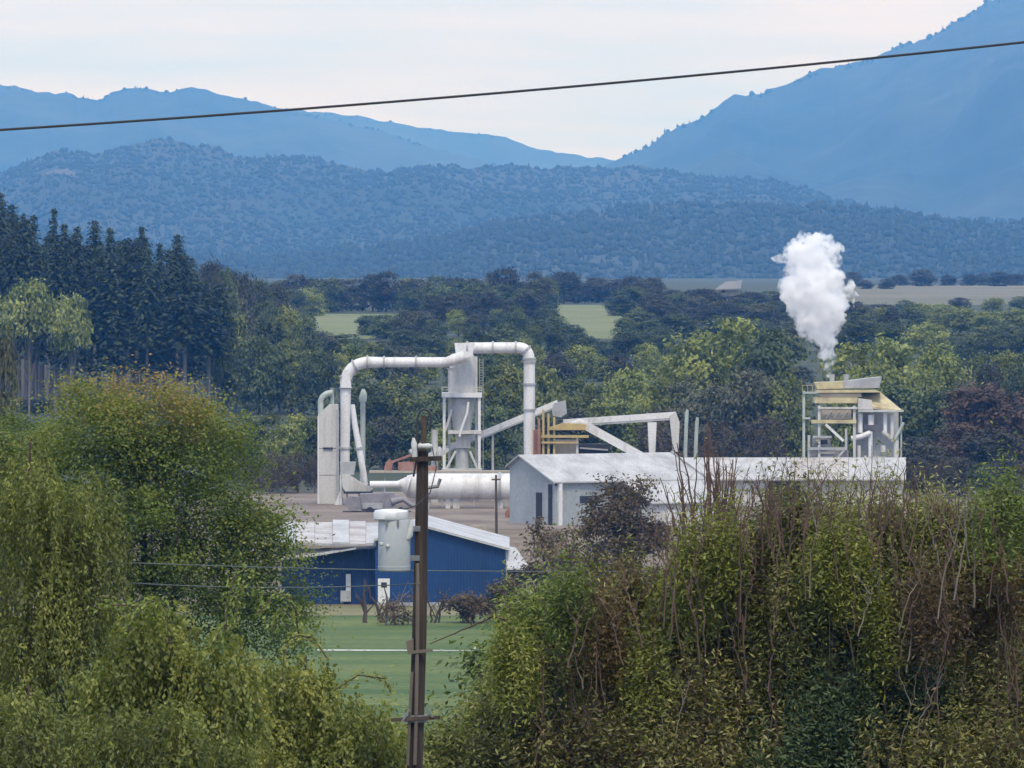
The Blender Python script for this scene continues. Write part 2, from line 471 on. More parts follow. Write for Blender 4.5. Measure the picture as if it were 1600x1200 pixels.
def hill_forest(h, n, n_ridge, hmin, hmax, seed, conifer=0.6, pr=(-250, 1850)):
    """Woods covering a far hillside: thousands of small crowns joined into one mass."""
    r = np.random.default_rng(seed)
    V, Fc, T = [], [], []
    def tree(px, t):
        x, y, z = h.pt(px, t)
        if in_clearing(h, px, HY - (z - CZ) * F / y): return
        if t < 0.97 and mnoise.noise((x * 0.0021, y * 0.0009, seed)) > 0.34: return
        hh = r.uniform(hmin, hmax); con = r.random() < conifer
        w = hh * (0.20 if con else 0.42) * r.uniform(0.8, 1.25)
        if not con: hh *= 0.72
        b = len(V); k = 4; a0 = r.uniform(0, 6.28); tn = r.random()
        lev = [(0.0, 0.55 if not con else 0.9), (0.42, 1.0 if not con else 0.75), (0.82, 0.62 if not con else 0.22)]
        for zf, wf in lev:
            for i in range(k):
                an = a0 + 6.283 * i / k
                q = w * wf * r.uniform(0.75, 1.25)
                V.append((x + q * math.cos(an), y + q * math.sin(an), z - 2 + hh * zf)); T.append(tn)
        V.append((x, y, z - 2 + hh)); T.append(tn)
        for L in range(2):
            for i in range(k):
                j = (i + 1) % k
                Fc.append((b + L * k + i, b + L * k + j, b + (L + 1) * k + j)); Fc.append((b + L * k + i, b + (L + 1) * k + j, b + (L + 1) * k + i))
        for i in range(k):
            Fc.append((b + 2 * k + i, b + 2 * k + (i + 1) % k, b + 3 * k))
    for px, t in zip(r.uniform(*pr, n), r.uniform(0.0, 0.99, n)): tree(px, t)
    for px in np.linspace(*pr, n_ridge):
        if mnoise.noise((px * 0.03, seed, 0.5)) > -0.12: tree(px + r.uniform(-8, 8), r.uniform(0.96, 1.0))
    o = link("hillside_forest", raw_mesh("hillside_forest", V, Fc, M['farleaf'], tint=T))
    tag(o, "dark woods covering the blue hillside", "forest", kind="stuff")
    return o
hill_forest(ridge_left, 0, 420, 5, 13, 21, 0.25)["label"] = "hazy woods covering the left ridge under the sky"
hill_forest(ridge_far, 0, 320, 5, 11, 22, 0.2)["label"] = "palest woods on the farthest ridge beside the pass"
hill_forest(ridge_right, 0, 620, 5, 18, 23, 0.45)["label"] = "dark blue woods covering the steep mountain on the right"
hill_forest(foothill_back, 15000, 420, 5.5, 11, 24, 0.2)["label"] = "woods covering the rolling foothills below the ridges"
hill_forest(foothill_front, 10500, 420, 5, 12, 25, 0.3)["label"] = "woods on the lowest foothill above the valley trees"

# ------------------------------------------------------------------ haze
hb = MB().box(-6000, 6000, -160, 25300, -3, 1050)
hz, hn, hl, hb_bsdf = new_mat("haze_air")
hn.remove(hb_bsdf)
pv = hn.new("ShaderNodeVolumePrincipled")
pv.inputs["Color"].default_value = (*HAZE_COLOR, 1)
pv.inputs["Density"].default_value = HAZE_DENSITY
pv.inputs["Absorption Color"].default_value = (1, 1, 1, 1)    # pure scattering
pv.inputs["Anisotropy"].default_value = 0.0
hl.new(pv.outputs["Volume"], [k for k in hn if k.type == 'OUTPUT_MATERIAL'][0].inputs["Volume"])
haze = hb.build("haze", hz)
tag(haze, kind="stuff")
# ------------------------------------------------------------------ blue building
DB = 672.0
bb = thing("blue_building", "low blue metal building with white roofs behind the utility pole", "building", (PX(640, DB), DB, 0))
def zb(py, D=DB): return PZ(py, D)
dep = 26.0
# main gable block, gable end towards the camera, ridge running back
MB().pprism([(588, 945.5), (790, 945.5), (790, 858), (668, 826), (588, 846)], DB, dep).build("wall", M['blue'], bb)
MB().slab(P(664, 821, DB - 0.5), P(796, 856.5, DB - 0.5), P(796, 856.5, DB - 0.5) + Vector((0, dep + 1, 0)), P(664, 821, DB - 0.5) + Vector((0, dep + 1, 0)), 0.22).build("roof", M['roof'], bb)
MB().slab(P(584, 842, DB - 0.5), P(663.5, 821, DB - 0.5), P(663.5, 821, DB - 0.5) + Vector((0, dep + 1, 0)), P(584, 842, DB - 0.5) + Vector((0, dep + 1, 0)), 0.22).build("roof", M['roof'], bb)
# left wing, set back, roof sheets sloping to the camera
D2 = DB + 3.0
MB().pprism([(440, 945), (587.7, 945), (587.7, 857), (440, 868)], D2, 8.0).build("wall", M['blue'], bb)
MB().pbox(566, 587.5, 858, 944, D2 - 0.05, 0.04).build("recessed_bay", M['blue'], bb)["label"] = "dark recessed bay beside the corner"
random.seed(4)
pxs = [430, 462, 492, 520, 546, 572, 602]
for i in range(6):
    o = 0.05 * (i % 3)
    a, b = pxs[i], pxs[i + 1] - 0.6
    lo_, hi_ = 847 + i * 0.6 - (2 if i % 2 else 0), 812 + (i % 3) * 1.5 + abs(i - 3) * 0.8
    MB().slab(P(a, lo_, D2 - 2.0), P(b, lo_ + 0.8, D2 - 2.0), P(b, hi_, D2 + 9.5), P(a, hi_, D2 + 9.5), 0.12 + o).build("roof_sheet", M['roofb' if i in (1, 2, 4) else 'roof'], bb)
for i, (a, b) in enumerate(((430, 487), (487.6, 522), (522.6, 556))):
    MB().slab(P(a, 874 - i * 6.0, D2 - 2.6), P(b, 874 - (i + 1) * 6.0, D2 - 2.6), P(b, 857 - i * 1.5, D2 - 0.06), P(a, 859 - i * 1.5, D2 - 0.06), 0.12).build("lean_to_sheet", M['roofb' if i == 0 else 'roof'], bb)
MB().pbox(480, 560, 849.5, 852.5, D2 - 2.1, 0.1).build("gutter", M['grey'], bb)
MB().pbox(540.5, 548, 897, 940, D2 - 0.18, 0.16).build("downpipe", M['white'], bb)
MB().pbox(532, 547, 923, 940, D2 - 0.5, 0.3).build("meter_box", M['grey'], bb)
door = MB().pbox(590.5, 609, 904, 944, DB - 0.09, 0.08).build("door", M['white'], bb)
door["label"] = "white door"
MB().pbox(595.5, 604.5, 910, 918, DB - 0.12, 0.028).build("door_window", M['dark'], door)
MB().pbox(586.0, 589.8, 858, 945, DB - 0.06, 0.05).build("corner_trim", M['blue'], bb)
MB().pbox(786.5, 790.4, 860, 945, DB - 0.06, 0.05).build("corner_trim", M['blue'], bb)
# lean-to porch at the right corner
MB().slab(P(792, 888, DB - 2.2), P(829, 888.5, DB - 2.2), P(806, 856, DB + 4.5), P(790.5, 852.5, DB + 4.5), 0.14).build("porch_roof", M['roof'], bb)
MB().pbox(792, 823, 889.5, 945, DB + 0.3, 3.6).build("porch_shadow_wall", M['dark'], bb)  # near-black box paints in the shadow under the porch roof
MB().pbox(822.5, 825.5, 890, 946, DB - 2.0, 0.18).build("porch_post", M['grey'], bb)
MB().box(PX(586, DB), PX(792, DB), DB - 0.12, DB - 0.02, 0.02, 0.35).build("base_kerb", M['grey'], bb)

# ------------------------------------------------------------------ warehouse with white roof
th = math.radians(33)
U = Vector((math.cos(th), math.sin(th), 0)); W = Vector((math.sin(th), -math.cos(th), 0))
R0 = P(815, 712, 884.0)        # near end of the ridge
def wp(u, w, z): q = R0 + U * u + W * w; return Vector((q.x, q.y, z))
zr = R0.z; LW = 21.5; ef, ebk = 7.3, 2.6
ze = PZ(751, 880); zk = zr - 1.25
wh = thing("warehouse", "grey gabled warehouse with long white roof behind the brown tree", "building", (wp(0, 0, 0).x, wp(0, 0, 0).y, 0))
m = MB()
gv = [wp(0, -ebk, 0), wp(0, ef, 0), wp(0, ef, ze), wp(0, 0, zr - 0.1), wp(0, -ebk, zk)]
g2 = [p + U * LW for p in gv]
m.add(gv + g2, [(0, 1, 2, 3, 4), (9, 8, 7, 6, 5), (0, 5, 6, 1), (1, 6, 7, 2), (4, 9, 5, 0), (2, 7, 8, 3), (3, 8, 9, 4)])
m.build("wall", M['gablewall'], wh)
nrib = 6
for i in range(nrib):
    u0, u1 = -0.5 + (LW + 0.5) / nrib * i, -0.5 + (LW + 0.5) / nrib * (i + 1) - 0.03
    MB().slab(wp(u0, ef + 0.5, ze - 0.08), wp(u1, ef + 0.5, ze - 0.08), wp(u1, -0.02, zr + 0.12), wp(u0, -0.02, zr + 0.12), 0.16).build("roof_panel", M['roof'], wh)
MB().slab(wp(-0.5, 0.0, zr + 0.1), wp(LW, 0.0, zr + 0.1), wp(LW, -ebk - 0.3, zk - 0.05), wp(-0.5, -ebk - 0.3, zk - 0.05), 0.14).build("roof_panel", M['roof'], wh)
MB().beam(wp(LW + 0.1, ef + 0.5, ze - 0.1), wp(LW + 0.1, 0, zr + 0.05), 0.18, 0.5).build("rake_board", M['grey'], wh)
def wbox(m, u0, u1, w0, w1, z0, z1):
    return m.hexa([wp(u0, w0, z0), wp(u1, w0, z0), wp(u1, w1, z0), wp(u0, w1, z0), wp(u0, w0, z1), wp(u1, w0, z1), wp(u1, w1, z1), wp(u0, w1, z1)])
wbox(MB(), -0.06, -0.01, 3.2, 4.5, 0.0, 3.9).build("doorway", M['dark'], wh)["label"] = "tall dark doorway in the gable"
wbox(MB(), -0.07, -0.012, 5.9, 6.7, 0.0, ze - 0.4).build("shutter", M['dark'], wh)
wbox(MB(), -0.03, -0.012, 5.1, 5.7, 0.0, ze - 0.2).build("pilaster", M['grey'], wh)
wbox(MB(), 0.3, 0.75, ef + 0.02, ef + 0.45, 0.0, ze - 0.25).build("corner_column", M['white'], wh)
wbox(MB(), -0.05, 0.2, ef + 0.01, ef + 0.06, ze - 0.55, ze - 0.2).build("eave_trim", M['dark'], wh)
wbox(MB(), 3.5, 6.4, ef + 0.01, ef + 0.07, 2.7, 3.5).build("window", M['dark'], wh)
# lower extension carrying the roof slope on towards the camera
sl = (zr - ze) / ef
xw = 6.4
for i in range(4):
    u0 = 9.5 + 3.0 * i
    MB().slab(wp(u0, ef + xw, ze - sl * xw - 0.1), wp(u0 + 2.97, ef + xw, ze - sl * xw - 0.1), wp(u0 + 2.97, ef + 0.52, ze - 0.2), wp(u0, ef + 0.52, ze - 0.2), 0.14).build("extension_roof_panel", M['roof'], wh)
wbox(MB(), 9.8, 21.2, ef + 0.03, ef + xw - 0.5, 0.0, ze - sl * xw - 0.3).build("extension_wall", M['cream'], wh)
wbox(MB(), 12.0, 13.2, ef + xw - 0.49, ef + xw - 0.44, 0.0, 1.9).build("extension_door", M['white'], wh)

# ------------------------------------------------------------------ long shed behind
DS = 948.0
ls = thing("long_shed", "long low shed with white roof below the steaming tower", "building", (PX(1235, DS), DS, 0))
MB().pbox(1062, 1412, 748, 792, DS + 1.0, 11).build("wall", M['cream'], ls)
for i in range(8):
    a, b = 1056 + i * 45, 1056 + (i + 1) * 45 - 0.5
    MB().slab(P(a, 749, DS), P(b, 749, DS), P(b, 715, DS + 7), P(a, 715, DS + 7), 0.15).build("roof_panel", M['roofb' if i in (1, 4, 5) else 'roof'], ls)
MB().slab(P(1056, 714.5, DS + 7.02), P(1416, 714.5, DS + 7.02), P(1416, 745, DS + 14), P(1056, 745, DS + 14), 0.15).build("roof_panel", M['roof'], ls)
MB().pbox(1160, 1186, 756, 765, DS + 0.8, 0.19).build("window", M['white'], ls)
MB().pbox(1200, 1250, 753, 790, DS + 0.9, 0.09).build("bay_opening", M['dark'], ls)

# ------------------------------------------------------------------ tall tower block at the left of the plant
DT = 958.0
tw = thing("dust_tower", "tall pale metal tower bin standing at the left end of the plant", "industrial tower", (PX(513, DT), DT, 0))
MB().pprism([(497, 700), (528, 700), (528, 632), (514, 632), (497, 648)], DT, 2.8).build("upper_panel", M['cream'], tw)
MB().pbox(497, 528, 700.9, 742, DT + 0.02, 2.76).build("middle_panel", M['cream'], tw)
MB().pbox(497, 528, 742.9, 788, DT + 0.04, 2.72).build("lower_panel", M['cream'], tw)
MB().pbox(505, 520, 699, 702, DT - 0.2, 0.19).build("vent_slot", M['dark'], tw)
MB().pbox(496.2, 498.2, 650, 788, DT - 0.12, 0.11).build("corner_trim", M['white'], tw)
MB().pbox(525, 529.5, 640, 788, DT - 0.2, 0.19).build("ladder_rail", M['grey'], tw)
ct = MB(); ct.ptube([(501, 648), (501, 630)] + arc((501, 626), (504, 616), (515, 614), 5) + [(520, 613)], DT + 1.2, 9); ct.build("gooseneck_vent", M['palegreen'], tw, True)
MB().ptube([(519, 632), (519, 608), (519, 606)], DT + 2.0, [6, 6, 9]).build("vent_cap", M['palegreen'], tw, True)
# ------------------------------------------------------------------ columns and ducts
def duct(name, label, pp, D, dia, mat='white', flanges=(), cat="duct", n=16):
    c = pp[0]
    t = thing(name, label, cat, (PX(c[0], D), D, 0))
    MB().ptube(pp, D, dia, n).build("pipe", M[mat], t, True)
    for i in flanges:
        a, b = Vector((*pp[i], 0)), Vector((*pp[i + 1], 0)); d = (b - a).normalized() * 1.4
        dd = dia[i] if isinstance(dia, (list, tuple)) else dia
        MB().ptube([(a.x - d.x, a.y - d.y), (a.x + d.x, a.y + d.y)], D, dd + 4, n).build("flange", M['grey'], t, True)
    return t
pA = [(539, 745), (539, 700), (540, 640), (540, 606)] + arc((540, 598), (543, 569), (574, 566), 8) + [(600, 566), (650, 566), (697, 566), (712, 561), (726, 557)]
dA = [15, 15, 16, 17] + [18] * 9 + [16, 16, 16, 18, 18]
tA = duct("overhead_duct", "long white duct bending from the left column over to the middle tower", pA, 962, dA, 'white', (1, 3, 5, 9, 12, 13, 14))
MB().pprism([(533, 606), (549, 606), (547, 590), (543, 578), (536, 578)], 961.0, 0.25).build("elbow_gusset", M['white'], tA)
MB().pprism([(697, 575), (716, 575), (712, 582), (700, 578)], 962.5, 0.5).build("inlet_gusset", M['cream'], tA)
pB = [(712, 544), (730, 544), (770, 543.5), (806, 543.5)] + arc((812, 543.5), (827, 545), (827, 565), 8) + [(827, 600), (827, 640), (827, 680), (827, 714)]
dB = [14] + [17.5] * 12 + [18] * 3 + [17]
dB = dB[:len(pB)] + [17] * (len(pB) - len(dB))
tB = duct("down_duct", "white duct looping from the middle tower down to the warehouse", pB, 964, dB, 'white', (1, 2, 3, 7, 11, 12, 13, 14))
MB().pprism([(710, 536), (742, 536), (738, 556), (726, 560), (712, 552)], 963.2, 1.6).build("inlet_box", M['white'], tB)
# leaning white pipe, second column, fan
duct("leaning_pipe", "slim white pipe leaning outward beside the left column", [(551, 632), (554, 660), (561, 700), (568, 740), (571, 758)], 956, [7, 9, 10, 10, 8], 'white', (2,))
cap = thing("vent_column", "grey green column with cap right of the leaning pipe", "vent stack", (PX(566, 966), 966, 0))
MB().ptube([(566, 785), (567, 690), (567, 626)], 966, [9, 8, 8]).build("column", M['palegreen'], cap, True)
MB().ptube([(567, 628), (567, 622), (568, 614), (567, 608)], 966, [11, 13, 10, 5]).build("cap", M['palegreen'], cap, True)
fan = thing("blower_fan", "grey blower housing and hopper at the foot of the left column", "industrial fan", (PX(552, 952), 952, 0))
MB().pprism([(531, 722), (556, 722), (553, 742), (534, 742)], 952, 2.2).build("hopper", M['grey'], fan)
MB().pprism([(534, 742), (545, 741), (560, 752), (582, 764), (578, 768), (540, 769), (535, 760)], 951.5, 1.8).build("housing", M['cream'], fan)
MB().pbox(537, 582, 768, 771.5, 951, 2.4).build("base_frame", M['dark'], fan)
for a in (541, 560, 577): MB().pbox(a, a + 2.5, 771.5, 789, 951.5, 0.25).build("leg", M['grey'], fan)
MB().pbox(531, 534.5, 742, 789, 952.5, 0.4).build("support_column", M['white'], fan)
MB().pprism([(522, 790), (531, 768), (534.5, 768), (536, 790)], 953, 0.5).build("foot_brace", M['white'], fan)

# ------------------------------------------------------------------ cyclone tower
DC = 966.0
cy = thing("cyclone_tower", "grey cyclone in a white steel frame between the two ducts", "cyclone tower", (PX(724, DC), DC, 0))
def cyl(px, dia_list, pys, D): return [(px, q) for q in pys], dia_list
MB().ptube([(722, 553), (722, 558), (722, 612), (722, 620)], DC + 1.5, [34, 40, 40, 38], 24).build("cyclone_body", M['cream'], cy, True)
MB().ptube([(722, 622), (722, 640), (722, 676), (722, 690)], DC + 1.5, [38, 37, 26, 16], 24).build("cyclone_cone", M['grey'], cy, True)
MB().ptube([(718, 682), (722, 668), (730, 645), (732, 628)], DC - 0.6, 4, 8).build("drain_pipe", M['white'], cy, True)
for a in (694, 749):
    MB().pbox(a - 2.2, a + 2.2, 615, 740, DC - 0.4, 0.4).build("frame_post", M['white'], cy)
    MB().pbox(a - 2 + (8 if a < 720 else -5), a + 2 + (8 if a < 720 else -5), 557 if a > 720 else 575, 786, DC + 3.2, 0.4).build("frame_post", M['cream'], cy)
MB().pbox(690, 753, 614, 621, DC - 0.7, 4.4).build("platform", M['white'], cy)
MB().pbox(700, 752, 673, 678, DC - 0.6, 4.2).build("platform", M['cream'], cy)
MB().pbox(690, 753, 733, 739, DC - 0.6, 4.2).build("platform", M['cream'], cy)
for (a, b) in (((696, 735), (712, 705)), ((747, 735), (734, 705)), ((696, 672), (706, 640))):
    MB().beam(P(*a, DC - 0.2), P(*b, DC + 0.4), 0.22).build("brace", M['cream'], cy)
MB().pbox(712, 735, 679, 700, DC + 0.6, 1.8).build("airlock", M['cream'], cy)
MB().ptube([(722, 700), (722, 712), (722, 734)], DC + 1.5, [16, 20, 22]).build("discharge_drum", M['grey'], cy, True)
m = MB()
for z in range(562, 616, 4): m.pbox(749, 755, z, z + 0.7, DC + 2.9, 0.08)
m.pbox(748.6, 749.6, 560, 738, DC + 2.9, 0.1); m.pbox(754.4, 755.4, 560, 738, DC + 2.9, 0.1)
m.build("ladder", M['grey'], cy)
m = MB()
for a in (690.5, 706, 722, 738, 752.5): m.pbox(a - 0.4, a + 0.4, 605, 614, DC - 0.65, 0.06)
m.pbox(690, 753, 604.6, 605.4, DC - 0.65, 0.06); m.pbox(690, 753, 609, 609.7, DC - 0.65, 0.06)
m.build("guard_rail", M['cream'], cy)
# small stack and cross pipes left of the cyclone
st = thing("short_stack", "short cream exhaust stack beside the pole top", "vent stack", (PX(679, 962), 962, 0))
MB().ptube([(679, 786), (679, 720), (679, 673), (679, 671.5)], 962, [11, 11, 10.5, 12]).build("stack", M['cream'], st, True)
MB().pprism([(672, 712), (688, 706), (700, 700), (702, 704), (690, 714), (676, 722)], 961, 1.2).build("elbow_hopper", M['cream'], st)
MB().ptube([(640, 703), (656, 722), (668, 736)], 960.5, 6).build("feed_pipe", M['cream'], st, True)

# ------------------------------------------------------------------ dryer drum
DD_ = 940.0
dr = thing("dryer_drum", "long white horizontal dryer drum left of the warehouse", "dryer drum", (PX(720, DD_), DD_, 0))
MB().ptube([(636, 760), (650, 760), (651, 760), (730, 760), (802, 760)], DD_, [34, 40, 41, 41, 41], 28).build("drum", M['white'], dr, True)
MB().ptube([(633.5, 760), (637, 760)], DD_, [26, 34], 28).build("drum_head", M['cream'], dr, True)
for a in (667, 781): MB().ptube([(a - 2, 760), (a + 2, 760)], DD_, 45.5, 28).build("drum_tyre", M['grey'], dr, True)
for a in (700, 733, 756): MB().ptube([(a - 0.5, 760), (a + 0.5, 760)], DD_, 42, 28).build("seam_band", M['white'], dr, True)
for a, w in ((664, 12), (700, 6), (713, 9), (779, 12)):
    MB().pprism([(a - w / 2 - 1, 802), (a + w / 2 + 1, 802), (a + w / 2, 777), (a - w / 2, 777)], DD_ - 0.6, 1.4).build("support_pier", M['cream'], dr)
MB().pbox(655, 800, 800, 805, DD_ - 1.4, 3).build("base_slab", M['tan'], dr)
MB().pbox(577, 800, 735.5, 738.8, DD_ + 4.5, 2.4).build("walkway_deck", M['tan'], dr)
for a in (600, 640, 690, 740, 790): MB().pbox(a, a + 2, 739, 800, DD_ + 5, 0.2).build("walkway_leg", M['grey'], dr)
fp = thing("burner_pipe", "bright white pipe feeding the dryer drum from the left", "pipe", (PX(606, 938), 938, 0))
MB().ptube([(578, 757), (620, 757), (626, 756)], 938, [11, 11, 12]).build("pipe", M['white'], fp, True)
MB().ptube([(624, 756), (632, 757), (639, 759)], 938.6, [13, 24, 34], 20).build("cone", M['white'], fp, True)
MB().pbox(596, 600, 763, 792, 938.3, 0.4).build("support_leg", M['grey'], fp)

# machines on the ground in front
mc = thing("purple_machine", "purple grey chipper machine on skids in front of the blower", "machine", (PX(590, 925), 925, 0))
MB().pprism([(538, 786), (546, 775), (562, 777), (564, 796), (546, 799)], 926, 2.6).build("intake_hood", M['purple'], mc)
MB().pprism([(562, 772), (616, 770), (618, 790), (602, 799), (564, 799)], 926.4, 2.8).build("body", M['purple'], mc)
MB().pbox(566, 598, 786, 795, 926.2, 0.16).build("access_panel", M['grey'], mc)
MB().pbox(535, 642, 799.4, 803, 925.6, 3.4).build("skid", M['dark'], mc)
MB().ptube([(612, 784), (630, 780), (644, 790)], 926.5, [12, 9, 7]).build("discharge_chute", M['purple'], mc, True)
MB().ptube([(622, 797), (622.01, 797)], 926, 10)
for a in (578, 626): MB().tube([P(a, 798, 925.2), P(a, 798, 925.2) + Vector((0, 0.5, 0))], 0.45, 16).build("wheel", M['dark'], mc, True)
ld = thing("rusty_hopper", "rust coloured hopper and motor on the deck above the drum", "hopper", (PX(628, 946), 946, PZ(735.5, 946)))
MB().pprism([(622, 735), (646, 735), (646, 721), (622, 723)], 945, 2).build("bin", M['rust'], ld)
MB().pprism([(600, 735), (612, 735), (614, 723), (608, 717), (602, 724)], 945.2, 1.6).build("motor_housing", M['rust'], ld)
MB().beam(P(612, 722, 946), P(642, 711, 946), 0.3).build("feed_arm", M['rust'], ld)
MB().pprism([(646, 735), (684, 735), (684, 729), (660, 727), (648, 714)], 945.4, 1.5).build("chute_box", M['rust'], ld)
for i, (a, b, w) in enumerate(((806, 801, 26), (834, 803, 22))):
    t = MB(); r = random.Random(i + 3)
    for k in range(14):
        x = a + r.uniform(-w / 2, w / 2); q = r.uniform(0.4, 1.0)
        pz = P(x, b, 905 + r.uniform(0, 3)); pz.z = r.uniform(0.1, 1.2) * (1 - abs(x - a) / w)
        t.beam(pz - Vector((q, r.uniform(-.6, .6), -.1)), pz + Vector((q, r.uniform(-.6, .6), r.uniform(-.2, .5))), r.uniform(0.2, 0.6))
    o = t.build("scrap_pile", M['rust' if i == 0 else 'purple'], origin=(PX(a, 905), 906, 0))
    tag(o, ["rusty scrap pile in the yard at the end of the drum", "dull purple scrap pile against the warehouse gable"][i], "scrap pile")

for i, (a, b, w, h, mt, lab) in enumerate(((700, 822, 20, 12, 'rust', "rusty waste skip on the brown ground right of the utility pole"), (748, 838, 24, 9, 'tan', "tan timber bundle lying on the brown ground behind the blue roof"), (430, 800, 26, 10, 'tan', "tan timber bundle at the left of the yard near the tower"))):
    t = thing(["waste_skip", "timber_bundle", "timber_bundle"][i], lab, ["skip", "timber", "timber"][i], (PX(a, 860), 860, 0))
    s_ = 860 / F
    if i == 0:
        MB().prism([(PX(a, 860) - w * s_ * .5, 0.05), (PX(a, 860) + w * s_ * .4, 0.05), (PX(a, 860) + w * s_ * .55, h * s_), (PX(a, 860) - w * s_ * .6, h * s_)], 859, 861).build("body", M[mt], t)
        MB().box(PX(a, 860) - w * s_ * .6, PX(a, 860) + w * s_ * .55, 858.9, 859, h * s_ - .15, h * s_).build("rim", M['dark'], t)
    else:
        for k in range(12):
            x = PX(a, 860); z = 0.06 + (k // 4) * 0.24; y = 859 + (k % 4) * 0.3
            MB().box(x - w * s_ * .5 + (k * 7 % 5) * .06, x + w * s_ * .5 - (k * 3 % 4) * .07, y, y + .27, z, z + .22).build("board", M[mt], t)
# ------------------------------------------------------------------ conveyors
def conveyor(label, a, b, D, wpx, mat, legs, base=786):
    t = thing("conveyor", label, "conveyor", (PX((a[0] + b[0]) / 2, D), D, 0))
    MB().beam(P(*a, D), P(*b, D), 1.1, wpx * D / F).build("gallery", M[mat], t)
    MB().beam(P(a[0], a[1] + wpx * 0.72, D - 0.5), P(b[0], b[1] + wpx * 0.72, D - 0.5), 0.15, 0.22).build("truss_chord", M['grey'], t)
    for lx in legs:
        k = (lx - a[0]) / (b[0] - a[0]); ly = lerp(a[1], b[1], k) + wpx * 0.5
        MB().pbox(lx - 1.8, lx + 1.8, ly, base, D - 0.1, 0.35).build("leg", M['cream'], t)
    return t
c1 = conveyor("narrow white conveyor climbing right behind the white down duct", (662, 716), (872, 629), 972, 8.5, 'white', (770,))
MB().pprism([(862, 640), (866, 630), (884, 626), (886, 646), (876, 652), (864, 650)], 971, 1.8).build("head_box", M['grey'], c1)
c2 = conveyor("level conveyor gallery with white roof above the warehouse ridge", (880, 660), (1056, 648), 975, 9, 'white', (1019, 1052))
MB().pprism([(1012, 660), (1026, 660), (1024, 708), (1014, 708)], 974, 1.5).build("drop_chute", M['white'], c2)
MB().pprism([(1046, 650), (1056, 643), (1062, 660), (1060, 706), (1052, 706)], 974.2, 1.5).build("end_hood", M['cream'], c2)
c3 = thing("discharge_chute", "sloping white chute descending from the ochre frame to the roof ridge", "chute", (PX(960, 965), 965, 0))
MB().beam(P(915, 665, 965), P(1006, 715, 965), 1.2, 13 * 965 / F).build("chute", M['white'], c3)
MB().ptube([(893, 663), (906, 660), (918, 666)], 965, [8, 12, 13]).build("elbow", M['cream'], c3, True)
MB().pbox(1000, 1004, 712, 786, 966, 0.4).build("support_leg", M['cream'], c3)
for i, (a, top) in enumerate(((1072, 640), (1088, 652))):
    o = MB().ptube([(a - 2, 786), (a - 1, 700), (a + 1, top + 8), (a + 2, top)], 985 + i * 3, [6, 6, 6, 4]).build("vent_pipe", M['palegreen'], None, True, origin=(PX(a, 985), 985, 0))
    tag(o, ["taller grey vent pipe right of the level conveyor", "shorter bent vent pipe between conveyor and steaming tower"][i], "vent pipe")

of = thing("ochre_frame", "ochre steel machine frame with rusty posts beside the down duct", "machine frame", (PX(880, 962), 962, 0))
for a, top, mt in ((842, 654, 'rust'), (849, 640, 'ochre'), (857, 646, 'ochre'), (866, 652, 'ochre'), (902, 682, 'cream')):
    MB().pbox(a - 1.7, a + 1.7, top, 786, 962, 0.35).build("post", M[mt], of)
for y0, y1, a, b in ((667, 672, 858, 915), (680, 684, 846, 920), (690, 693, 846, 904)):
    MB().pbox(a, b, y0, y1, 961.6, 0.38).build("beam", M['ochre'], of)
MB().pprism([(858, 668), (880, 661), (915, 663), (918, 667)], 961.7, 1.6).build("hood", M['ochre'], of)
MB().pbox(868, 902, 688, 730, 963, 2.6).build("cabinet", M['tan'], of)
MB().pbox(832, 845, 672, 730, 963.5, 2).build("side_panel", M['rust'], of)
MB().pbox(904, 952, 694, 786, 969, 3).build("back_housing", M['dark'], of)["label"] = "blue black housing under the chute"  # whole housing in one near-black tone
MB().beam(P(906, 700, 968.8), P(950, 703, 968.8), 0.2).build("rail", M['grey'], of)

# ------------------------------------------------------------------ steaming tower at the right
DK = 962.0
ky = thing("cooling_tower", "steaming tower of grey frames under a weathered yellow hood", "cooling tower", (PX(1330, DK), DK, 0))
MB().pprism([(1273, 598), (1318, 596), (1318, 607), (1277, 608)], DK + 1, 5.5).build("top_rim", M['yellow'], ky)
MB().pprism([(1318.2, 596), (1350, 592), (1378, 589), (1374, 606), (1318.2, 607)], DK + 1.1, 5.3).build("top_rim", M['grey'], ky)["label"] = "blue grey end of the top rim"
MB().pprism([(1276, 609), (1368, 609), (1378, 613), (1276, 614)], DK + 0.6, 6.2).build("hood_tier", M['yellow'], ky)
MB().pbox(1282, 1346, 614.6, 620, DK + 0.9, 5).build("louvre_band", M['tan'], ky)
MB().pbox(1273, 1340, 621, 630, DK + 0.1, 6.6).build("hood_tier", M['yellow'], ky)
q = [P(1340, 633, DK - 0.2), P(1410, 641, DK - 0.2), P(1376, 613, DK + 5.0), P(1346, 613, DK + 5.0)]
MB().slab(*q, 0.25).build("side_roof", M['yellow'], ky)
MB().pprism([(1341, 622), (1362, 625), (1364, 640), (1341, 640)], DK - 0.35, 0.3).build("access_hatch", M['cream'], ky)
MB().pbox(1341, 1412, 640.5, 643.5, DK - 0.3, 0.3).build("eave_beam", M['cream'], ky)
for a, top, bot, mt in ((1256, 611, 790, 'palegreen'), (1280, 634, 790, 'cream'), (1335, 634, 790, 'cream'), (1264, 680, 790, 'grey')):
    MB().pbox(a - 2, a + 2, top, bot, DK, 0.4).build("post", M[mt], ky)
    MB().pbox(a - 2, a + 2, top + 4, bot, DK + 5.6, 0.4).build("post", M[mt], ky)
for y0, y1, a, b, mt in ((636, 639, 1278, 1340, 'cream'), (656, 661.5, 1268, 1338, 'yellow'), (681, 684, 1270, 1300, 'grey'), (699, 703, 1264, 1324, 'grey'), (612, 615, 1254, 1276, 'palegreen'), (652, 655, 1254, 1266, 'palegreen')):
    MB().pbox(a, b, y0, y1, DK - 0.32, 0.3).build("beam", M[mt], ky)
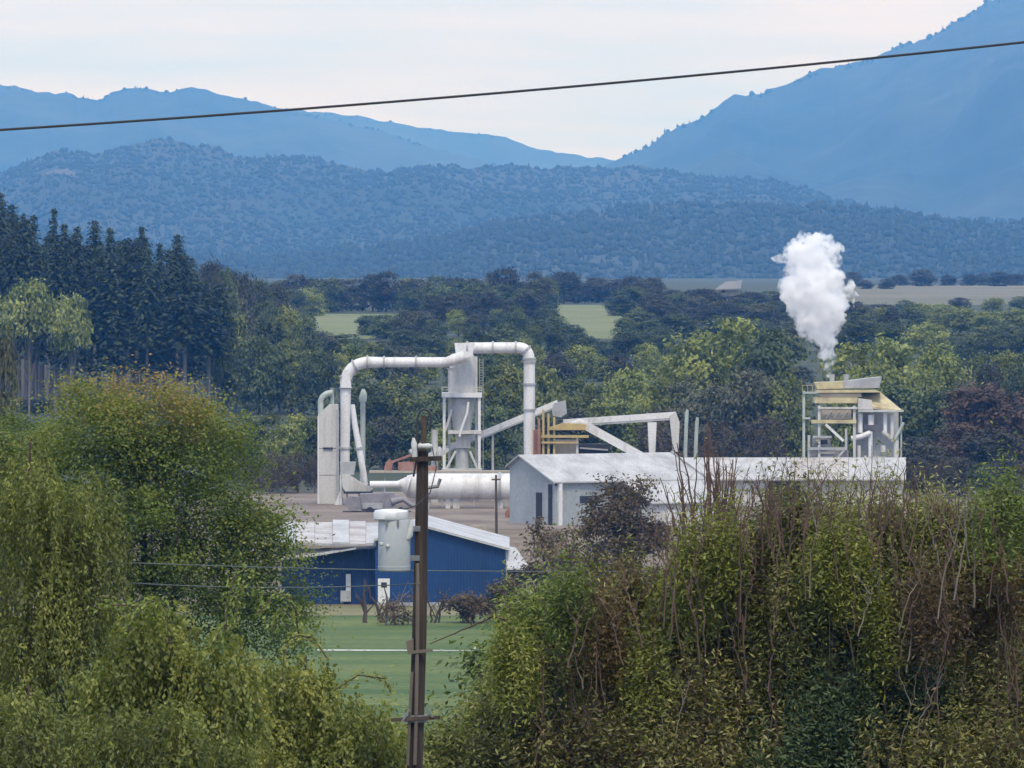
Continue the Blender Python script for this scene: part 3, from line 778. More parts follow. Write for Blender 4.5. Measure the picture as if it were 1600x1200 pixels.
MB().pbox(1284, 1330, 640, 655, DK + 0.6, 4.4).build("fill_casing", M['tan'], ky)
for a in (1291, 1303, 1316): MB().beam(P(a, 653, DK + 0.45), P(a + 9, 642, DK + 0.45), 0.12).build("louvre", M['cream'], ky)
MB().beam(P(1290, 663, DK - 0.15), P(1318, 689, DK - 0.15), 0.34).build("brace", M['white'], ky)
MB().beam(P(1322, 700, DK - 0.15), P(1302, 722, DK - 0.15), 0.28).build("brace", M['grey'], ky)
MB().beam(P(1322, 670, DK + 0.2), P(1322, 700, DK + 0.2), 0.3).build("brace", M['grey'], ky)
MB().pbox(1270, 1298, 684.5, 698, DK + 0.5, 3.8).build("control_cabin", M['purple'], ky)
MB().pbox(1282, 1293, 687, 694, DK + 0.44, 0.05).build("cabin_window", M['dark'], ky)
MB().pbox(1268, 1326, 704, 722, DK + 0.7, 3.4).build("lower_housing", M['purple'], ky)
for y in (707, 713): MB().pbox(1278, 1304, y, y + 2, DK + 0.55, 0.14).build("pipe_rail", M['grey'], ky)
# right bay: pipes, cabins and dark gaps under the sloping roof
MB().pbox(1338, 1404, 645, 790, DK + 3.2, 2).build("inner_casing", M['grey'], ky)
for a, w, y0, y1, mt in ((1344, 8, 646, 676, 'white'), (1361, 10, 648, 664, 'white'), (1383, 6.5, 644, 678, 'white'), (1394, 6.5, 645, 690, 'white'), (1408, 3, 650, 790, 'palegreen'),
                         (1360, 7, 674, 716, 'white'), (1342, 6, 696, 790, 'cream'), (1352, 5, 712, 790, 'cream'), (1400, 9, 688, 716, 'cream'), (1380, 9, 696, 706, 'cream')):
    MB().ptube([(a, y0), (a, (y0 + y1) / 2), (a, y1)], DK + 0.9, w, 12).build("vertical_pipe", M[mt], ky, True)
MB().ptube([(1330, 685), (1345, 682), (1360, 676)], DK + 0.5, 8).build("elbow_pipe", M['white'], ky, True)
MB().ptube([(1392, 686), (1386, 680), (1379, 674)], DK + 0.7, 7).build("elbow_pipe", M['cream'], ky, True)
MB().ptube([(1396, 690), (1404, 676), (1412, 660)], DK + 0.5, 5).build("elbow_pipe", M['palegreen'], ky, True)
MB().pbox(1350, 1370, 662, 671, DK + 1.3, 1.4).build("pipe_platform", M['purple'], ky)
MB().pbox(1357, 1384, 714, 718, DK + 0.3, 3).build("pipe_platform", M['cream'], ky)
m = MB()
for a in (1254, 1262, 1270): m.pbox(a - 0.4, a + 0.4, 602, 612, DK - 0.25, 0.06)
m.pbox(1253, 1271, 601.6, 602.4, DK - 0.25, 0.06); m.build("guard_rail", M['yellow'], ky)
for a in (1300, 1322): MB().ptube([(a, 598), (a, 590), (a, 585)], DK + 3.4, [8, 8, 9]).build("exhaust_stack", M['grey'], ky, True)

# ------------------------------------------------------------------ steam
def steam():
    D, sc = 965.5, 965.5 / F
    r = random.Random(11)
    prof = [(587, 1296, 4.5), (578, 1296.5, 7), (566, 1297, 11), (553, 1295, 14), (540, 1292, 18), (525, 1288, 26), (508, 1279, 38), (490, 1275, 47), (472, 1274, 54), (455, 1273, 58), (440, 1273, 54),
            (425, 1268, 50), (410, 1265, 48), (395, 1266, 46), (380, 1270, 38), (368, 1271, 22)]
    pys = [p[0] for p in prof][::-1]; cx = [p[1] for p in prof][::-1]; ws = [p[2] for p in prof][::-1]
    balls = []
    py = 586.0
    while py > 364:
        w = float(np.interp(py, pys, ws)); c = float(np.interp(py, pys, cx))
        for k in range(4 if w < 14 else 9):
            an = r.uniform(0, 6.283); q = math.sqrt(r.random()) * w * 0.72
            rad = w * r.choice((0.46, 0.38, 0.30, 0.24, 0.18)) * r.uniform(0.85, 1.15) + 0.8
            balls.append((c + math.cos(an) * q, py + r.uniform(-3, 3), math.sin(an) * q, rad))
        py -= max(2.4, w * 0.16)
    for (a, b, rad) in ((1333, 478, 5), (1330, 460, 11), (1324, 446, 14), (1310, 436, 14), (1214, 408, 8), (1206, 402, 7), (1222, 404, 10), (1228, 396, 9), (1230, 420, 8), (1228, 432, 7), (1232, 392, 8), (1236, 412, 10), (1240, 440, 12), (1258, 372, 6), (1296, 372, 9), (1308, 388, 10), (1312, 404, 8)):
        balls.append((a, b, r.uniform(-6, 6), rad))
    V, Fc = [], []
    nu_, nv_ = 12, 8
    for (a, b, dy, rad) in balls:
        c = P(a, b, D) + Vector((0, dy * sc, 0)); R = rad * sc; base = len(V)
        for i in range(nv_ + 1):
            ph = math.pi * i / nv_
            for j in range(nu_):
                tt = 2 * math.pi * j / nu_
                V.append((c.x + R * math.sin(ph) * math.cos(tt), c.y + R * math.sin(ph) * math.sin(tt), c.z + R * math.cos(ph)))
        for i in range(nv_):
            for j in range(nu_):
                Fc.append((base + i * nu_ + j, base + (i + 1) * nu_ + j, base + (i + 1) * nu_ + (j + 1) % nu_, base + i * nu_ + (j + 1) % nu_))
    o0 = P(1296, 586, D)
    V = np.array(V) - np.array(o0)
    me = raw_mesh("steam_plume", V, Fc, [], smooth=True)
    o = link("steam_plume", me, None, o0)
    rm = o.modifiers.new("r", 'REMESH'); rm.mode = 'VOXEL'; rm.voxel_size = 0.15
    for nm, size, st, hard in (("a", 3.2, 1.9, 0), ("b", 1.3, 1.3, 1), ("c", 0.55, 0.35, 0)):
        tx = bpy.data.textures.new("steam_" + nm, 'CLOUDS'); tx.noise_scale = size; tx.noise_depth = 4
        tx.noise_type = 'HARD_NOISE' if hard else 'SOFT_NOISE'
        dm = o.modifiers.new(nm, 'DISPLACE'); dm.texture = tx; dm.strength = st; dm.mid_level = 0.5; dm.texture_coords = 'LOCAL'
    rm2 = o.modifiers.new("r2", 'REMESH'); rm2.mode = 'VOXEL'; rm2.voxel_size = 0.11
    dg = bpy.context.evaluated_depsgraph_get()
    me2 = bpy.data.meshes.new_from_object(o.evaluated_get(dg))
    o.modifiers.clear(); o.data = me2; me2.name = "steam_plume"
    mt, n, l, b = new_mat("steam")
    n.remove(b)
    out = [k for k in n if k.type == 'OUTPUT_MATERIAL'][0]
    vp = n.new("ShaderNodeVolumePrincipled")
    vp.inputs["Color"].default_value = (0.999, 0.999, 0.999, 1)
    vp.inputs["Absorption Color"].default_value = (1, 1, 1, 1)
    tcs = n.new("ShaderNodeTexCoord"); ns = n.new("ShaderNodeTexNoise")
    ns.inputs["Scale"].default_value = 0.75; ns.inputs["Detail"].default_value = 4; ns.inputs["Roughness"].default_value = 0.6
    l.new(tcs.outputs["Object"], ns.inputs["Vector"])
    mrs = n.new("ShaderNodeMapRange")
    mrs.inputs["From Min"].default_value = 0.42; mrs.inputs["From Max"].default_value = 0.66
    mrs.inputs["To Min"].default_value = 0.05; mrs.inputs["To Max"].default_value = 2.4
    l.new(ns.outputs["Fac"], mrs.inputs["Value"]); l.new(mrs.outputs["Result"], vp.inputs["Density"])
    l.new(vp.outputs["Volume"], out.inputs["Volume"])
    me2.materials.clear(); me2.materials.append(mt)
    tag(o, "thick white steam plume rising from the tower with the yellow hood", "steam")
steam()

# ------------------------------------------------------------------ small things around the field
ip = thing("irrigation_pipe", "thin white pipe lying across the green field behind the pole", "pipe", (PX(620, 594), 594, 0))
MB().ptube([(496, 1016), (600, 1016.5), (680, 1017), (742, 1017.5)], 594, 2.6, 8).build("pipe", M['white'], ip, True)
for a in (520, 570, 625, 690): MB().ptube([(a - 1.4, 1016.7), (a + 1.4, 1016.8)], 594, 4.2, 8).build("coupling", M['grey'], ip, True)
MB().ptube([(741.5, 1009), (741.5, 1022)], 594, 3.4, 8).build("end_riser", M['white'], ip, True)
sh = thing("field_shed", "small shed with pale roof peeping out of the right bushes", "shed", (PX(910, 560), 560, 0))
MB().pbox(886, 930, 968, 1053, 560, 3.0).build("wall", M['grey'], sh)
MB().slab(P(890, 976, 559.4), P(936, 975, 559.4), P(924, 955, 563.6), P(884, 957, 563.6), 0.12).build("roof", M['roof'], sh)
yp = thing("yard_pole", "thin brown pole standing in the dirt right of the blue building", "utility pole", (PX(776, 800), 800, 0))
MB().ptube([(776, 862), (775.5, 800), (775, 742)], 800, [4.6, 4.2, 3.6], 8).build("shaft", M['bark'], yp, True)
MB().pbox(768, 782, 748, 750.5, 799.8, 0.14).build("crossarm", M['bark'], yp)
fpst = MB().ptube([(841, 868), (840.5, 822)], 740, [4.2, 3.8], 8).build("fence_post", M['bark'], None, True, origin=(PX(841, 740), 740, 0))
tag(fpst, "short brown post in the dirt before the warehouse", "post")
# ------------------------------------------------------------------ vegetation generators
def unit(v):
    return v / np.maximum(np.linalg.norm(v, axis=-1, keepdims=True), 1e-9)

def leaves(C, N, L, wid, r, along=None):
    """One pointed leaf (two triangles as a quad) per centre: C centres, N normals, L lengths."""
    n = len(C)
    N = unit(N)
    if along is None:
        along = r.normal(0, 1, (n, 3))
    A = unit(along - N * np.sum(along * N, -1, keepdims=True))
    B = np.cross(N, A)
    L = L[:, None]; Wd = L * wid
    V = np.stack([C - A * L * 0.5, C + B * Wd * 0.5 - A * L * 0.08, C + A * L * 0.5, C - B * Wd * 0.5 - A * L * 0.08], 1).reshape(-1, 3)
    Fc = np.arange(n * 4).reshape(-1, 4)
    return V, Fc

def clump_crown(lobes, n, per, csize, lsize, seed, squash=(1, 1, 0.6), shell=(0.72, 1.03), wid=0.6, low=-0.45, top_tint=None, noise_tint=0.5, jit=0.10):
    """Crown of leaf clumps spread over overlapping ellipsoids. lobes: (x, y, z, rx, ry, rz)."""
    r = np.random.default_rng(seed)
    lobes = np.array(lobes, float)
    wgt = (lobes[:, 3] * lobes[:, 5] + lobes[:, 4] * lobes[:, 5]) ; wgt = wgt / wgt.sum()
    k = r.choice(len(lobes), n, p=wgt)
    d = unit(r.normal(0, 1, (n, 3)))
    d[:, 2] = np.where(d[:, 2] < low, -d[:, 2], d[:, 2])
    q = r.uniform(*shell, (n, 1))
    cc = lobes[k, :3] + d * lobes[k, 3:] * q
    # clump tint: random, with drifts of tone across the crown
    nt = np.array([mnoise.noise((c[0] * 0.35 + seed, c[1] * 0.35, c[2] * 0.35)) for c in cc])
    ct = 0.5 + noise_tint * nt + r.normal(0, 0.13, n)
    if top_tint is not None:
        zt = (cc[:, 2] - cc[:, 2].min()) / (np.ptp(cc[:, 2]) + 1e-6)
        ct = ct * 0.72 + 0.05 + np.clip((zt - top_tint) / (1 - top_tint), 0, 1) * 0.45
    m = n * per
    ki = np.repeat(np.arange(n), per)
    size = csize * r.uniform(0.6, 1.35, n)[ki]
    off = r.normal(0, 0.5, (m, 3)) * np.array(squash) * size[:, None]
    C = cc[ki] + off
    N = d[ki] * 0.7 + np.array([0, 0, 0.6]) + r.normal(0, 0.55, (m, 3))
    L = lsize * r.uniform(0.6, 1.4, m)
    V, Fc = leaves(C, N, L, wid, r)
    T = np.clip(ct[ki] + r.normal(0, jit, m), 0, 1)
    return V, Fc, np.repeat(T, 4), cc

def limbs(m, base, top, targets, r0, r, n=6, split=0.45):
    """Trunk from base to top with limbs reaching some clumps."""
    base, top = Vector(base), Vector(top)
    mid = base.lerp(top, 0.5) + Vector((r.uniform(-.1, .1), r.uniform(-.1, .1), 0)) * (top - base).length * 0.2
    m.tube([base, mid, top], [r0, r0 * 0.72, r0 * 0.25], n)
    for t in targets:
        t = Vector(t); f = r.uniform(0.25, 0.8)
        s = base.lerp(mid, f * 2) if f < 0.5 else mid.lerp(top, f * 2 - 1)
        e = s.lerp(t, 0.55) + Vector((0, 0, (t - s).length * 0.08))
        rr = r0 * 0.42 * (1.1 - f)
        m.tube([s, e, t], [rr, rr * 0.6, rr * 0.2], 5, caps=False)

def tree_mesh(name, seed, h, w, kind, mats, nclump=90, per=42, lsize=0.55, csize=1.5):
    """Far or middle-distance tree as (crown mesh, trunk mesh), base at the origin, height h, width w."""
    r = random.Random(seed); rn = np.random.default_rng(seed)
    tk = MB()
    if kind == 'round':
        lob = [(0, 0, h * 0.60, w * 0.40, w * 0.40, h * 0.38), (0, 0, h * 0.30, w * 0.44, w * 0.44, h * 0.30)]
        for i in range(5):
            a = r.uniform(0, 6.28); q = w * 0.24
            lob.append((q * math.cos(a), q * math.sin(a), h * r.uniform(0.25, 0.8), w * r.uniform(.2, .3), w * r.uniform(.2, .3), h * r.uniform(.14, .22)))
        V, Fc, T, cc = clump_crown(lob, nclump, per, csize, lsize, seed, low=-0.9)
        limbs(tk, (0, 0, -0.4), (0, 0, h * 0.8), [tuple(c) for c in cc[:12]], 0.028 * h, r)
    elif kind == 'conifer':
        Cs, Ns, Ls, Al, Ts = [], [], [], [], []
        z = h * (0.30, 0.52, 0.58, 0.44)[seed % 4]
        z0 = z
        while z < h * 0.985:
            f = (h - z) / (h - z0)
            reach = w * 0.5 * (f ** 0.75) * r.uniform(0.75, 1.15) + 0.25
            nb = 7 if f > 0.3 else 5
            a0 = r.uniform(0, 6.28)
            for b in range(nb):
                a = a0 + 6.283 * b / nb + r.uniform(-.3, .3)
                rc = reach * r.uniform(0.7, 1.15); tt = r.gauss(0.5, 0.2)
                for s in np.linspace(0.25, 1.0, 5):
                    for k in range(2):
                        Cs.append((rc * s * math.cos(a) + r.gauss(0, .22), rc * s * math.sin(a) + r.gauss(0, .22), z - rc * s * 0.42 + r.gauss(0, .2)))
                        Ns.append((math.cos(a) * .5 + r.gauss(0, .4), math.sin(a) * .5 + r.gauss(0, .4), 0.9)); Al.append((math.cos(a), math.sin(a), -0.5))
                        Ls.append(r.uniform(0.9, 1.7) * (0.5 + 0.5 * f)); Ts.append(tt + r.gauss(0, .1))
            z += h * 0.018 * r.uniform(0.8, 1.3)
        V, Fc = leaves(np.array(Cs), np.array(Ns), np.array(Ls), 0.62, rn, np.array(Al))
        T = np.repeat(np.clip(Ts, 0, 1), 4)
        tk.tube([(0, 0, -0.5), (0, 0, h * 0.45), (0, 0, h * 0.97)], [0.0115 * h, 0.009 * h, 0.002 * h], 7)
    elif kind == 'high':
        lob = [(0, 0, h * 0.78, w * 0.40, w * 0.40, h * 0.20)]
        for i in range(6):
            a = r.uniform(0, 6.28); q = w * 0.26
            lob.append((q * math.cos(a), q * math.sin(a), h * r.uniform(0.62, 0.86), w * r.uniform(.18, .28), w * r.uniform(.18, .28), h * r.uniform(.07, .12)))
        V, Fc, T, cc = clump_crown(lob, nclump, per, csize, lsize, seed)
        limbs(tk, (0, 0, -0.4), (0, 0, h * 0.85), [tuple(c) for c in cc[:16]], 0.018 * h, r)
    elif kind == 'bare':
        cc = []
        lob = [(0, 0, h * 0.58, w * 0.42, w * 0.42, h * 0.38), (0, 0, h * 0.25, w * 0.46, w * 0.46, h * 0.25)]
        V, Fc, T, cc = clump_crown(lob, nclump, per, csize, lsize, seed, squash=(0.6, 0.6, 1.3))
        limbs(tk, (0, 0, -0.4), (0, 0, h * 0.9), [tuple(c) for c in cc[:40]], 0.02 * h, r)
    crown = raw_mesh(name + "_crown", V, Fc, mats[0], tint=T)
    me = bpy.data.meshes.new(name + "_trunk"); me.from_pydata(tk.v, [], tk.f); me.materials.append(mats[1]); me.update()
    return crown, me

M['leaf_dark'] = leaf_mat("dark_green_leaf", [(0.024, 0.036, 0.012), (0.075, 0.098, 0.026), (0.15, 0.175, 0.05)], 0.6, 0.3, 0.2)
M['leaf_mid'] = leaf_mat("mid_green_leaf", [(0.055, 0.076, 0.015), (0.18, 0.205, 0.038), (0.34, 0.345, 0.085)], 0.6, 0.3, 0.25)
M['leaf_light'] = leaf_mat("light_green_leaf", [(0.075, 0.098, 0.022), (0.19, 0.22, 0.05), (0.34, 0.35, 0.11)], 0.6, 0.25, 0.25)
M['leaf_grey'] = leaf_mat("grey_green_leaf", [(0.05, 0.055, 0.028), (0.10, 0.10, 0.055), (0.16, 0.155, 0.09)], 0.65, 0.25, 0.2)
M['leaf_red'] = leaf_mat("reddish_brown_leaf", [(0.055, 0.034, 0.022), (0.125, 0.074, 0.044), (0.20, 0.13, 0.072)], 0.65, 0.25, 0.2)
M['leaf_brown'] = leaf_mat("brown_leaf", [(0.050, 0.036, 0.022), (0.105, 0.078, 0.046), (0.16, 0.12, 0.065)], 0.65, 0.25, 0.2)
M['needle'] = leaf_mat("dark_conifer_needle", [(0.014, 0.026, 0.012), (0.030, 0.046, 0.020), (0.055, 0.072, 0.030)], 0.7, 0.3, 0.1)
M['leaf_dusk'] = leaf_mat("dull_purplish_leaf", [(0.026, 0.027, 0.018), (0.055, 0.053, 0.034), (0.088, 0.080, 0.050)], 0.7, 0.25, 0.15)

LIB = {}
for key, kind, mat, bk in (('dark', 'round', 'leaf_dark', 'bark'), ('mid', 'round', 'leaf_mid', 'bark'), ('light', 'round', 'leaf_light', 'bark'), ('grey', 'round', 'leaf_grey', 'bark'),
                           ('red', 'round', 'leaf_red', 'bark'), ('dusk', 'round', 'leaf_dusk', 'bark')):
    LIB[key] = [tree_mesh(key + "_tree", hash_ + len(key) * 31, 12.0, 11.0, kind, (M[mat], M[bk]), 190, 34, 0.62, 1.5) for hash_ in (1, 2, 3)]
LIB['conifer'] = [tree_mesh("conifer", 40 + i, 36.0, 9.5, 'conifer', (M['needle'], M['palebark'])) for i in range(4)]
LIB['high'] = [tree_mesh("high_tree", 80 + i, 12.0, 11.0, 'high', (M['leaf_light'], M['palebark']), 150, 34, 0.55, 1.2) for i in range(2)]
LIB['brownbush'] = [tree_mesh("brown_bush", 60 + i, 12.0, 11.0, 'bare', (M['leaf_brown'], M['twig']), 120, 30, 0.45, 1.3) for i in range(2)]

tcount = 0
def place_tree(key, px, top, wpx, D, name, label, group=None, base_h=None, rot=None):
    """A tree with its crown and trunk standing on the ground at distance D."""
    global tcount
    tcount += 1
    v = LIB[key][tcount % len(LIB[key])]
    h0, w0 = (36.0, 9.5) if key == 'conifer' else (12.0, 11.0)
    g = gz(D); Wd = wpx * D / F; H = max(PZ(top, D) - g, 0.62 * Wd)
    o = thing(name, label, "tree" if "shrub" not in name and "bush" not in name else "shrub", (PX(px, D), D, g), group)
    o.rotation_euler = (0, 0, rot if rot is not None else (tcount * 2.399) % 6.283)
    o.scale = (Wd / w0, Wd / w0, H / h0)
    link("crown", v[0], o); link("trunk", v[1], o)
    return o

rt = random.Random(5)
# tall conifers on the left
prof_x = [-60, 0, 30, 60, 85, 115, 150, 185, 225, 250, 280, 300, 330, 370, 420]
prof_y = [300, 296, 316, 334, 322, 346, 338, 352, 350, 374, 362, 398, 412, 428, 440]
spikes = [(2, 296), (18, 312), (52, 332), (84, 321), (120, 350), (148, 337), (172, 352), (222, 350), (250, 376), (278, 360), (200, 368), (100, 345), (36, 330), (300, 398)]
for px, top in spikes:
    place_tree('conifer', px, top, 74 * rt.uniform(0.8, 1.0), rt.uniform(1420, 1470), "conifer_tree", "tall dark conifer of the dense stand on the left, its tip against the blue hills", "conifers of the stand on the left")
for row, D in enumerate((1390, 1440, 1490, 1540)):
    px = -50 + row * 5
    while px < 345:
        top = float(np.interp(px, prof_x, prof_y)) + rt.uniform(14, 62)
        place_tree('conifer', px, top, 78 * rt.uniform(0.75, 1.15), D + rt.uniform(-18, 18), "conifer_tree", ["front row conifer whose pale bare trunk shows below the dark stand", "dark conifer just behind the front row of pale trunks", "dark conifer in the third row of the stand, half hidden", "dark conifer deepest in the stand behind the other rows"][row], ["front row conifers", "second row conifers", "third row conifers", "rear row conifers"][row])
        px += rt.uniform(13, 21)
for px in range(335, 470, 17):
    place_tree('conifer', px, rt.uniform(500, 540), 50, 1400 + rt.uniform(-20, 20), "conifer_tree", "shorter conifer at the right end of the stand above the hedgerow", "shorter conifers above the hedgerow")
for px, top, w, D, key, lab in (
        (45, 440, 96, 1330, 'high', "pale green broadleaf tree in front of the conifers, near the left edge"),
        (112, 462, 76, 1325, 'high', "pale green broadleaf tree standing out before the conifer trunks"),
        (-10, 470, 90, 1335, 'high', "green broadleaf tree half cut off by the left edge before the conifers"),
        (8, 508, 66, 640, 'grey', "grey green tree with streaky crown at the left edge of the photo"),
        (352, 490, 70, 1385, 'mid', "dull green broadleaf tree at the right end of the conifer stand"),
        (405, 520, 80, 1375, 'dark', "dark broadleaf tree above the hedgerow left of the tower"),
        (455, 530, 80, 1380, 'mid', "green broadleaf tree above the tower bin"),
        (495, 545, 70, 1370, 'dark', "dark broadleaf tree behind the left column of the duct")):
    place_tree(key, px, top, w, D, "broadleaf_tree", lab)

for px in range(-20, 335, 24):
    place_tree(rt.choice(('dark', 'grey', 'dusk')), px + rt.uniform(-8, 8), rt.uniform(616, 634), rt.uniform(26, 40), 1378 + rt.uniform(-6, 6), "understory_shrub", "dull shrub growing at the foot of the pale conifer trunks", "shrubs under the conifers")
for px, top, D, key in ((330, 404, 1600, 'dusk'), (352, 418, 1620, 'dark'), (378, 424, 1640, 'dusk'), (405, 432, 1660, 'dark'), (432, 440, 1680, 'dusk'), (345, 452, 1560, 'dark'), (375, 462, 1565, 'grey'), (410, 470, 1570, 'dark'), (445, 480, 1575, 'mid'), (478, 492, 1580, 'dark')):
    place_tree(key, px, top, 56, D, "broadleaf_tree", "hazy tree stepping down from the conifer stand into the valley woods", "trees at the right flank of the conifer stand")
# hedgerow left of the plant and trees behind the ducts
for i, (px, top, w) in enumerate(((335, 650, 70), (378, 646, 66), (420, 643, 70), (462, 645, 66), (492, 650, 50), (356, 668, 60), (440, 662, 70))):
    place_tree('dark' if i % 3 else 'mid', px, top, w, 1085 - i * 3, "hedgerow_shrub", "dense dark green shrub of the hedgerow left of the tower", "hedgerow shrubs left of the tower")
for i, (px, top, w) in enumerate(((385, 712, 60), (425, 706, 62), (465, 704, 60), (492, 712, 40), (445, 735, 60), (405, 742, 50))):
    place_tree('brownbush', px, top, w, 1010 - i * 2, "brown_shrub", "brown scrubby bush below the hedgerow beside the tower", "brown scrub below the hedgerow")
MID = ((575, 596, 90, 1180, 'dark', "dark tree framed by the left column and the overhead duct"), (632, 588, 100, 1185, 'mid', "green tree framed under the middle of the overhead duct"),
       (688, 604, 84, 1180, 'dark', "dark tree behind the frame of the cyclone tower"), (600, 648, 70, 1120, 'grey', "grey green tree low behind the rusty hopper"),
       (655, 640, 80, 1118, 'dark', "dark green tree behind the top of the utility pole"), (700, 668, 60, 1100, 'mid', "low tree behind the cyclone frame legs"),
       (788, 572, 84, 1190, 'mid', "green tree framed by the down duct loop"), (770, 632, 70, 1120, 'dark', "dark tree behind the narrow conveyor"), (545, 640, 60, 1110, 'dark', "dark tree behind the foot of the left column"),
       (852, 566, 74, 1180, 'light', "light green tree right of the top of the down duct"), (900, 590, 80, 1170, 'mid', "green tree above the ochre frame"),
       (945, 596, 70, 1175, 'dark', "dark tree above the level conveyor"), (982, 574, 80, 1160, 'light', "bright green tree above the middle of the level conveyor"),
       (1022, 590, 70, 1150, 'mid', "green tree above the right end of the level conveyor"), (890, 636, 90, 1110, 'grey', "grey green low tree just behind the level conveyor"),
       (960, 628, 90, 1112, 'mid', "low green tree behind the level conveyor"),
       (1082, 520, 110, 1215, 'mid', "large green tree left of the steam plume"), (1140, 496, 130, 1230, 'mid', "largest green tree, left of the steam plume, with lit top"),
       (1212, 512, 110, 1220, 'dark', "large dark tree directly left of the steam plume"), (1070, 592, 90, 1150, 'grey', "grey tree behind the bent vent pipes"),
       (1120, 600, 90, 1140, 'grey', "grey brown tree above the long shed roof"), (1172, 574, 96, 1135, 'grey', "rounded grey tree left of the cooling tower"),
       (1232, 588, 70, 1130, 'mid', "green tree touching the left side of the cooling tower"), (1030, 640, 80, 1100, 'brownbush', "brown bare looking tree behind the conveyor hood"),
       (1110, 655, 90, 1060, 'brownbush', "brown tree close behind the long shed"), (1190, 650, 90, 1062, 'brownbush', "brown tree behind the shed left of the cooling tower"),
       (1345, 534, 110, 1190, 'mid', "green tree just right of the steam plume"), (1412, 526, 120, 1200, 'light', "light green broad tree right of the steam plume"),
       (1470, 545, 90, 1195, 'mid', "green tree between the plume and the reddish tree"), (1445, 570, 70, 1150, 'light', "yellow green tree above the cooling tower roof"),
       (1400, 600, 100, 1130, 'dark', "dark green tree behind the sloping yellow roof"), (1478, 602, 90, 1120, 'dark', "dark tree between cooling tower and reddish tree"),
       (1325, 585, 80, 1120, 'mid', "green tree right behind the steam outlet"), (1550, 604, 130, 1080, 'red', "large reddish brown tree near the right edge"),
       (1615, 612, 120, 1085, 'red', "reddish tree cut off by the right edge"), (1490, 660, 90, 1040, 'red', "dull reddish brown tree low right of the cooling tower"),
       (1560, 670, 100, 1030, 'dusk', "dark purplish tree below the reddish tree"), (1440, 680, 80, 1030, 'dusk', "dark purplish bush touching the right side of the cooling tower"),
       (1510, 590, 60, 1125, 'grey', "small pale tree on the left shoulder of the reddish tree"))
for px, top, w, D, key, lab in MID:
    place_tree(key, px, top, w * 1.12, D, "broadleaf_tree", lab)

# dark woods across the valley behind, row by row
TOPX = [300, 350, 400, 450, 520, 600, 680, 740, 800, 900, 1000, 1050, 1100, 1160, 1220, 1290, 1330, 1400]
TOPY = [412, 418, 428, 436, 430, 421, 430, 426, 425, 430, 433, 441, 456, 466, 455, 462, 470, 486]
for D, dy, x0, x1, step, key, lab, grp, skip in (
        (2350, 0, 300, 1260, 27, 'dusk', "dark purplish tree on the skyline of the valley woods", "skyline trees of the valley woods", ()),
        (2200, 16, 310, 1250, 30, 'dark', "dark tree in the upper rows of the valley woods", "upper trees of the valley woods", ((500, 640), (870, 968))),
        (2020, 36, 320, 1400, 31, 'dusk', "dull dark tree in the middle of the valley woods", "middle trees of the valley woods", ((485, 650), (868, 985))),
        (1850, 58, 320, 1420, 31, 'dark', "blue green dark tree below the pasture in the valley woods", "lower trees of the valley woods", ((500, 575), (905, 950))),
        (1700, 84, 470, 1260, 33, 'dark', "dark green tree in the front rows of the valley woods", "front trees of the valley woods", ()),
        (1520, 112, 480, 1270, 36, 'mid', "green tree between the valley woods and the plant", "green trees behind the plant", ())):
    px = x0
    while px < x1:
        if not any(a < px < b for a, b in skip):
            top = float(np.interp(px, TOPX, TOPY)) + dy + rt.uniform(-9, 14)
            top = min(top, HY + (CZ - gz(D)) / D * F - 22)
            if D < 1900 and (495 < px < 628 or 872 < px < 962): top = max(top, rt.uniform(524, 538))
            D_ = 2640 if (D == 2350 and 855 < px < 985) else D
            place_tree(key if rt.random() < 0.7 else rt.choice(('dark', 'mid', 'grey', 'dusk')), px, top, rt.uniform(38, 66), D_ + rt.uniform(-30, 30), "broadleaf_tree", lab, grp)
        px += step * rt.uniform(0.6, 1.25)
for px, top, w, D, key in ((1300, 486, 70, 1750, 'dark'), (1345, 490, 70, 1740, 'dark'), (1395, 478, 30, 1800, 'dusk'), (1400, 502, 70, 1700, 'dark'), (1450, 505, 80, 1690, 'mid'), (1500, 495, 70, 1900, 'light'), (1545, 502, 60, 1890, 'light'),
                           (1590, 500, 70, 1880, 'light'), (1560, 515, 80, 1600, 'dark'), (1610, 508, 90, 1600, 'dark'), (1520, 525, 70, 1620, 'dark'), (1470, 490, 50, 2100, 'light'), (1440, 496, 50, 2080, 'mid'), (1350, 500, 60, 1960, 'dark'), (1380, 505, 60, 1950, 'mid'), (1420, 505, 60, 1940, 'dark'), (1475, 506, 60, 1930, 'mid'), (1530, 512, 60, 1760, 'mid'), (1580, 520, 70, 1740, 'dark'),
                           (1495, 520, 60, 1720, 'dark'), (1440, 515, 60, 1740, 'mid'), (1620, 500, 60, 1900, 'mid'), (1300, 478, 44, 2200, 'dusk'), (1330, 484, 44, 2180, 'dark'), (1370, 488, 40, 2150, 'dusk'), (1415, 488, 36, 2300, 'dark'), (1500, 488, 40, 2320, 'dusk'), (1550, 490, 40, 2300, 'mid'), (1595, 488, 44, 2320, 'dark')):
    place_tree(key, px, top, w, D, "broadleaf_tree", "hazy tree right of the plume below the stubble field", "trees below the stubble field")
for px, top, w, D in ((1352, 452, 26, 3300), (1385, 446, 30, 3300), (1440, 440, 46, 3500), (1480, 432, 30, 3600), (1512, 428, 30, 3600), (1535, 426, 26, 3650), (1560, 434, 40, 3500), (1405, 438, 30, 3600), (1330, 440, 40, 3500), (1588, 428, 34, 3600), (1300, 440, 40, 3550)):
    place_tree('dusk', px, top, w, D, "broadleaf_tree", "small blue tree at the far edge of the stubble field", "trees at the far edge of the stubble field")
